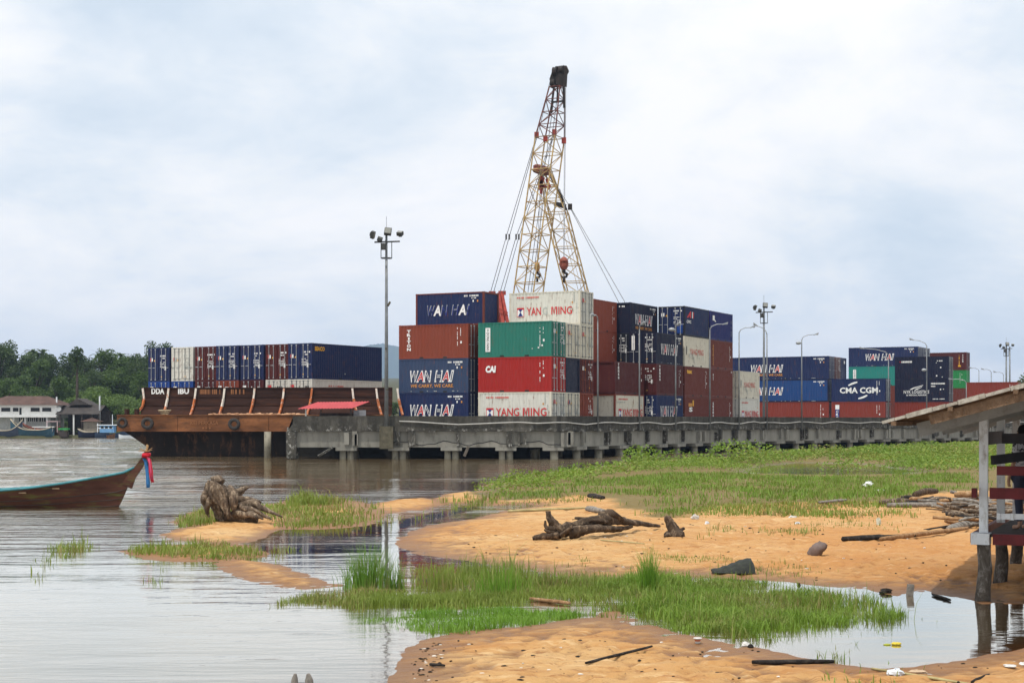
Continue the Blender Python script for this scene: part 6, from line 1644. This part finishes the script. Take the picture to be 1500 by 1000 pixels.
litter(1479,976,.07,.02,PLW,'flat white foam piece on the sand by the puddle','foam_piece',seed=13); litter(1500,970,.07,.025,PLW,'foam piece cut off at the picture edge','foam_piece',seed=14)
litter(1018,763,.1,.08,PLW,'white lump beside the root stub',seed=15); litter(1036,767,.07,.07,PLB,'small grey lump beside the root stub',seed=16)
litter(1298,868,.10,.05,CHAR,'dark twig ball at the puddle shore','twig_ball',seed=17)
litter(1170,857,.035,.03,CHAR,'small black pebble at the puddle shore','pebble',seed=18)
p = ground(1333,872); mb = MB(); mb.box((0,0,.05), (.10,.06,.26), M=Matrix.Rotation(R(6),4,'Y')); o = mb.build('wood_block', DWG); o.location = p; tag(o, 'pale upright wooden block at the puddle shore', 'wood block')
p = G0(1313,944); t = thing('flower', 'yellow flower floating in the puddle', 'flower', p)
mb = MB(); 
for k in range(6):
    a_ = k*1.05; mb.blob((.035*math.cos(a_), .03*math.sin(a_), .015), (.03,.02,.018), nu=7, nv=5, rough=.1)
mb.build('petal', plain('petal_yellow', (.60,.47,.05), .6, var=.3), t, True); mb = MB(); mb.blob((-.11,0,.005), (.05,.018,.012), nu=8, nv=5); mb.build('leaf', plain('petal_leaf', (.35,.38,.05), .6), t, True)
V = []; c = []
g = np.random.default_rng(5); x = []; y = []
for poly, n_ in (([(600,960),(640,940),(660,950),(640,985),(600,1000)],60),([(640,935),(1500,960),(1500,1010),(620,1010)],130),([(600,790),(900,760),(1400,800),(1400,860),(800,840)],160)):
    Pq = gp(poly); lo_, hi_ = Pq.min(0), Pq.max(0); a_ = g.uniform(lo_[0],hi_[0],n_*3); b_ = g.uniform(lo_[1],hi_[1],n_*3); k_ = inside(Pq,a_,b_); x.append(a_[k_][:n_]); y.append(b_[k_][:n_])
x = np.concatenate(x); y = np.concatenate(y); z = height(x, y); k_ = z > .005; x, y, z = x[k_], y[k_], z[k_]
mbd, mbl = MB(), MB(); gq = random.Random(8)
for xx, yy, zz_ in zip(x, y, z):
    r_ = gq.uniform(.005,.014)*(1+yy/60); (mbd if gq.random() < .82 else mbl).blob((xx,yy,zz_+r_*.2), (r_*gq.uniform(1,2.2),r_,r_*.6), nu=6, nv=4, rough=.25, rr=gq)
tag(mbd.build('debris', CHAR), 'dark twigs and pebbles strewn over the sand', 'debris', None, 'stuff'); tag(mbl.build('shell_grit', plain('shell', (.6,.55,.48), .7)), 'pale shells and grit strewn over the sand', 'shells', None, 'stuff')
# twin weathered tips of a sunken boat prow
p = G0(442,1034); t = thing('sunken_prow', 'twin grey wooden prow tips rising from the water at the front', 'boat prow', p)
for s_ in (-1,1):
    mb = MB(); limb(mb, [(s_*.075,0,-.4),(s_*.075,0,.1),(s_*.07,0,.25),(s_*.062,0,.315)], [.05,.045,.035,.012], 8, .12, 4, random.Random(4+s_)); mb.build('prow_tip', DWG, t, True)
mb = MB(); mb.box((0,.02,.05), (.14,.06,.34)); mb.box((0,.35,-.2), (.3,.9,.12)); mb.build('beam', DWD, t)

# ---------------------------------------------------------------- stilted pavilion
SP = Vector((7.15,23.8,0)); TS = R(23); US = Vector((math.cos(TS), -math.sin(TS), 0)); VS = Vector((math.sin(TS), math.cos(TS), 0))
pav = thing('pavilion', 'open stilted wooden pavilion with white posts and maroon rails', 'pavilion', SP, -TS)
PW = plain('post_white', (.56,.58,.60), .7, var=.15, scale=4, dirt=(.22,.19,.15), damt=.8, bmp=.004, stretch=(1,1,.4)); PM = plain('rail_maroon', (.11,.016,.018), .6, var=.3, scale=4, dirt=(.05,.02,.02)); PB = plain('board_black', (.022,.02,.022), .7, var=.4, scale=5)
PG = plain('beam_grey', (.30,.30,.29), .8, var=.2, scale=3, dirt=(.13,.11,.09)); STILT = woodmat('stilt', (.035,.028,.022), (.10,.085,.07), (.34,.32,.30)); ROOFU = woodmat('roof_under', (.12,.075,.045), (.20,.125,.075), (.28,.19,.12)); ROOFE = woodmat('roof_edge', (.26,.22,.17), (.48,.44,.37), (.62,.58,.5))
FZ = .98; nx_, ny_ = 3, 3
posts = [(0,0),(0,2.5),(0,5.2),(2.6,0),(2.6,5.2),(5.2,0),(5.2,2.5),(5.2,5.2)]
rz_ = lambda x: 2.80+.265*x if x < 2.6 else 2.80+.265*(5.2-x)
for x, y in posts:
    w_ = .125
    mb = MB(); mb.box((x, y, (FZ+.06+rz_(x)+.1)/2), (w_, w_*.8, rz_(x)+.1-FZ-.06)); mb.build('post', PW, pav)
    mb = MB(); limb(mb, [(x,y,-.7),(x-.02,y,.0),(x+.015,y,.45),(x,y,FZ-.09)], [.115,.11,.10,.105], 11, .09, 6, random.Random(int(x*7+y))); mb.build('stilt', STILT, pav, True)
mb = MB(); mb.box((-.035,-.03,FZ-.03), (.27,.30,.17)); mb.build('bracket', PW, pav)
mb = MB(); mb.box((2.75,-.16,FZ-.03), (5.2,.08,.16)); mb.box((.17-.35,2.75,FZ-.04), (.07,5.2,.14)); mb.build('floor_beam', PM, pav)
mb = MB()
for k in range(22): mb.box((2.7, .02+k*.25, FZ+.02), (5.3,.236,.04))
mb.build('floor', DARKW, pav)
mb = MB(); mb.box((2.85,-.02,FZ+.31), (5.2,.05,.085)); 
for x in (.22,.42): mb.box((x,-.055,FZ+.31), (.05,.03,.1))
mb.build('rail', PW, pav)
mb = MB(); mb.box((2.85,-.13,FZ+.66), (5.5,.05,.17)); mb.box((-.125,-.08,FZ+.66), (.07,.16,.14)); mb.build('rail', PM, pav)
mb = MB(); mb.box((2.9,.05,FZ+1.02), (5.4,.3,.06)); mb.box((2.9,-.09,FZ+1.0), (5.4,.04,.14)); mb.build('bench_top', PM, pav)
mb = MB(); mb.box((2.9,.32,FZ+.80), (4.6,.05,.34)); mb.build('bench_back', PM, pav)
mb = MB(); mb.box((.02,1.3,FZ+1.48), (.06,2.5,.20)); mb.box((2.85,.16,FZ+1.48), (5.2,.05,.155)); mb.build('back_board', PB, pav)
mb = MB(); mb.beam((.1,.2,FZ+1.15), (1.3,1.3,FZ+1.30), .06, .14); mb.build('brace', PB, pav)
mb = MB()
for y in (-.05, 2.5, 5.2):
    mb.beam((-.95,y-.07,rz_(-.95)+.04), (2.6,y-.07,rz_(2.6)+.04), .07, .21); mb.beam((2.6,y-.07,rz_(2.6)+.04), (6.4,y-.07,rz_(6.4)+.04), .07, .21)
mb.build('rafter', PG, pav)
mb = MB()
for x in (-1.1,-.3,.6,1.5,2.4):
    mb.box((x, 2.0, rz_(x)+.18), (.07,7.0,.06)); mb.box((5.2-x, 2.0, rz_(x)+.18), (.07,7.0,.06))
mb.build('purlin', ROOFU, pav)
def rslab(x0, x1, y0, y1, off, t_, mat, name):
    mb = MB(); n = 34; vs = []
    g_ = random.Random(6)
    for k in range(n+1):
        y = y0+(y1-y0)*k/n; z_ = .018*(k % 2)
        for x in (x0, x1):
            vs += [(x, y, rz_(x)+off+z_), (x, y, rz_(x)+off+t_+z_)]
    fs = []
    for k in range(n):
        a_ = 4*k; fs += [(a_,a_+4,a_+6,a_+2),(a_+1,a_+3,a_+7,a_+5),(a_,a_+1,a_+5,a_+4),(a_+2,a_+6,a_+7,a_+3)]
    fs += [(0,2,3,1),(4*n,4*n+1,4*n+3,4*n+2)]
    mb.add(vs, fs); return mb.build(name, mat, pav)
rslab(-1.25, 2.6, -1.42, 6.2, .215, .03, ROOFU, 'roof'); rslab(2.6, 6.8, -1.42, 6.2, .215, .03, ROOFU, 'roof')
mb = MB(); g_ = random.Random(4); x = -1.27
while x < 2.6:
    L_ = g_.uniform(.12,.4); w_ = g_.uniform(.04,.075); mb.beam((x,-1.44,rz_(x)+.22+.02), (x+L_-.01,-1.44-g_.uniform(0,.02),rz_(x+L_)+.22+.02), .06, w_); x += L_
mb.build('roof_edge', ROOFE, pav)
mb = MB(); mb.beam((-.6,-1.38,rz_(-.6)+.1), (2.6,-1.38,rz_(2.6)+.1), .05, .14); mb.build('barge_board', ROOFU, pav)
def pv(x, y, z): return SP+US*x+VS*y+Vector((0,0,z))
# ---------------------------------------------------------------- person standing in the pavilion
SKIN = plain('skin', (.36,.21,.14), .6, var=.08); HAIR = plain('hair', (.008,.007,.007), .5, var=.2)
m, nt, b = mk('patterned_shirt'); v = coords(nt); c = ramp(nt, noise(nt, v, 9, 2, .5, 1.5), [(.44, (.03,.03,.035)), (.47, (.55,.55,.58)), (.60, (.55,.55,.58)), (.64, (.22,.22,.25))]); nt.links.new(c, b.inputs['Base Color']); b.inputs['Roughness'].default_value = .8; SHIRT = m
TROU = plain('trousers', (.03,.035,.06), .85, var=.2)
pp = pv(.46, 1.35, FZ+.04)
person = thing('person', 'person with long black hair in a patterned grey shirt inside the pavilion', 'person', pp, R(-150))
def skin(name, nodes, edges, mat, root=0, sub=2, parent=None):
    me = bpy.data.meshes.new(name); me.from_pydata([n_[0] for n_ in nodes], edges, []); me.materials.append(mat)
    o = link(name, me, parent); o.modifiers.new('skin', 'SKIN'); s_ = o.modifiers.new('sub', 'SUBSURF'); s_.levels = sub; s_.render_levels = sub
    for i, n_ in enumerate(nodes):
        r_ = n_[1]; me.skin_vertices[0].data[i].radius = r_ if isinstance(r_, tuple) else (r_, r_)
        me.skin_vertices[0].data[i].use_root = (i == root)
    return o
N = [((0,0,.88),(.15,.11)),((0,0,1.05),(.13,.10)),((0,.01,1.22),(.15,.11)),((0,0,1.34),(.12,.09)),((0,.0,1.40),.052),((0,-.01,1.47),.058),((0,-.02,1.54),(.075,.09)),((0,-.015,1.60),(.06,.075))]
E = [(0,1),(1,2),(2,3),(3,4),(4,5),(5,6),(6,7)]
for s_ in (-1,1):
    k = len(N); N += [((s_*.15,0,1.33),.055),((s_*.21,.02,1.16),.042),((s_*.23,.0,1.02),.036),((s_*.22,-.08,.86),.027),((s_*.215,-.1,.80),(.03,.016)),((s_*.21,-.115,.74),(.034,.014))]
    E += [(3,k),(k,k+1),(k+1,k+2),(k+2,k+3),(k+3,k+4),(k+4,k+5)]
    for f_ in range(4):
        j = len(N); o_ = (f_-1.5)*.016; N += [((s_*.21-.012*s_,-.12+o_,.70),.0085),((s_*.205-.022*s_,-.122+o_,.665-.004*(1.5-abs(f_-1.5))),.0075)]; E += [(k+5,j),(j,j+1)]
    j = len(N); N += [((s_*.195,-.145,.76),.010),((s_*.185,-.16,.725),.008)]; E += [(k+4,j),(j,j+1)]
    k = len(N); N += [((s_*.09,0,.80),.085),((s_*.10,-.01,.46),.055),((s_*.10,.02,.09),.036),((s_*.10,.0,.04),.036),((s_*.11,-.13,.025),(.035,.02))]
    E += [(0,k),(k,k+1),(k+1,k+2),(k+2,k+3),(k+3,k+4)]
body = skin('body', N, E, SKIN, 0, 2, person)
N2 = [((0,0,.80),(.17,.125)),((0,0,.92),(.165,.125)),((0,0,1.06),(.15,.118)),((0,.01,1.22),(.168,.128)),((0,0,1.335),(.135,.105)),((0,0,1.385),(.075,.07))]; E2 = [(0,1),(1,2),(2,3),(3,4),(4,5)]
for s_ in (-1,1):
    k = len(N2); N2 += [((s_*.155,0,1.335),.068),((s_*.20,.015,1.2),.06),((s_*.222,.01,1.10),.056)]; E2 += [(4,k),(k,k+1),(k+1,k+2)]
skin('shirt', N2, E2, SHIRT, 0, 2, person)
N3 = [((0,0,.86),(.155,.12))]; E3 = []
for s_ in (-1,1):
    k = len(N3); N3 += [((s_*.09,0,.78),.095),((s_*.10,-.01,.46),.07),((s_*.10,.015,.1),.055)]; E3 += [(0,k),(k,k+1),(k+1,k+2)]
skin('trousers', N3, E3, TROU, 0, 2, person)
mb = MB(); mb.lathe([(.0,1.655),(.06,1.645),(.092,1.60),(.102,1.54),(.104,1.47),(.112,1.40),(.118,1.32),(.10,1.25),(.05,1.235)], 18)
mb.v = [(x*1.02, (y*1.08+.025) if y > -.02 else y*.35+.01, z) if z < 1.5 else (x, y*1.08+(.01), z) for x, y, z in mb.v]
o = mb.build('hair', HAIR, person, True); md = o.modifiers.new('s','SUBSURF'); md.levels = md.render_levels = 1; o.location = (0,.0,.0)
mb = MB(); mb.tube([(0,-.085,1.545),(0,-.118,1.515),(0,-.105,1.505)], [.008,.016,.012], 7); mb.build('nose', SKIN, person, True)
for s_ in (-1,1):
    mb = MB(); mb.blob((s_*.032,-.098,1.545), (.013,.007,.008), nu=8, nv=6, rough=0); mb.build('eye', HAIR, person, True)
mb = MB(); mb.blob((0,-.1,1.475), (.026,.008,.007), nu=8, nv=6, rough=0); mb.build('mouth', plain('lips', (.25,.09,.08), .6), person, True)

# ---------------------------------------------------------------- air
mb = MB(); mb.box((200,3300,149), (6000,7000,302))
hm = bpy.data.materials.new('haze_air'); hm.use_nodes = True; nt = hm.node_tree; nt.nodes.clear()
out = nt.nodes.new('ShaderNodeOutputMaterial'); pvn = nt.nodes.new('ShaderNodeVolumePrincipled'); pvn.inputs['Color'].default_value = (.55,.72,1.0,1); pvn.inputs['Density'].default_value = .00014; pvn.inputs['Anisotropy'].default_value = .1
nt.links.new(pvn.outputs[0], out.inputs['Volume'])
if HAZE:
    o = mb.build('haze', hm); tag(o, kind='stuff')
for ob in scene.objects:
    if ob.type == 'MESH' and 'category' not in ob and ob.parent is None and 'kind' not in ob: print('UNTAGGED', ob.name)
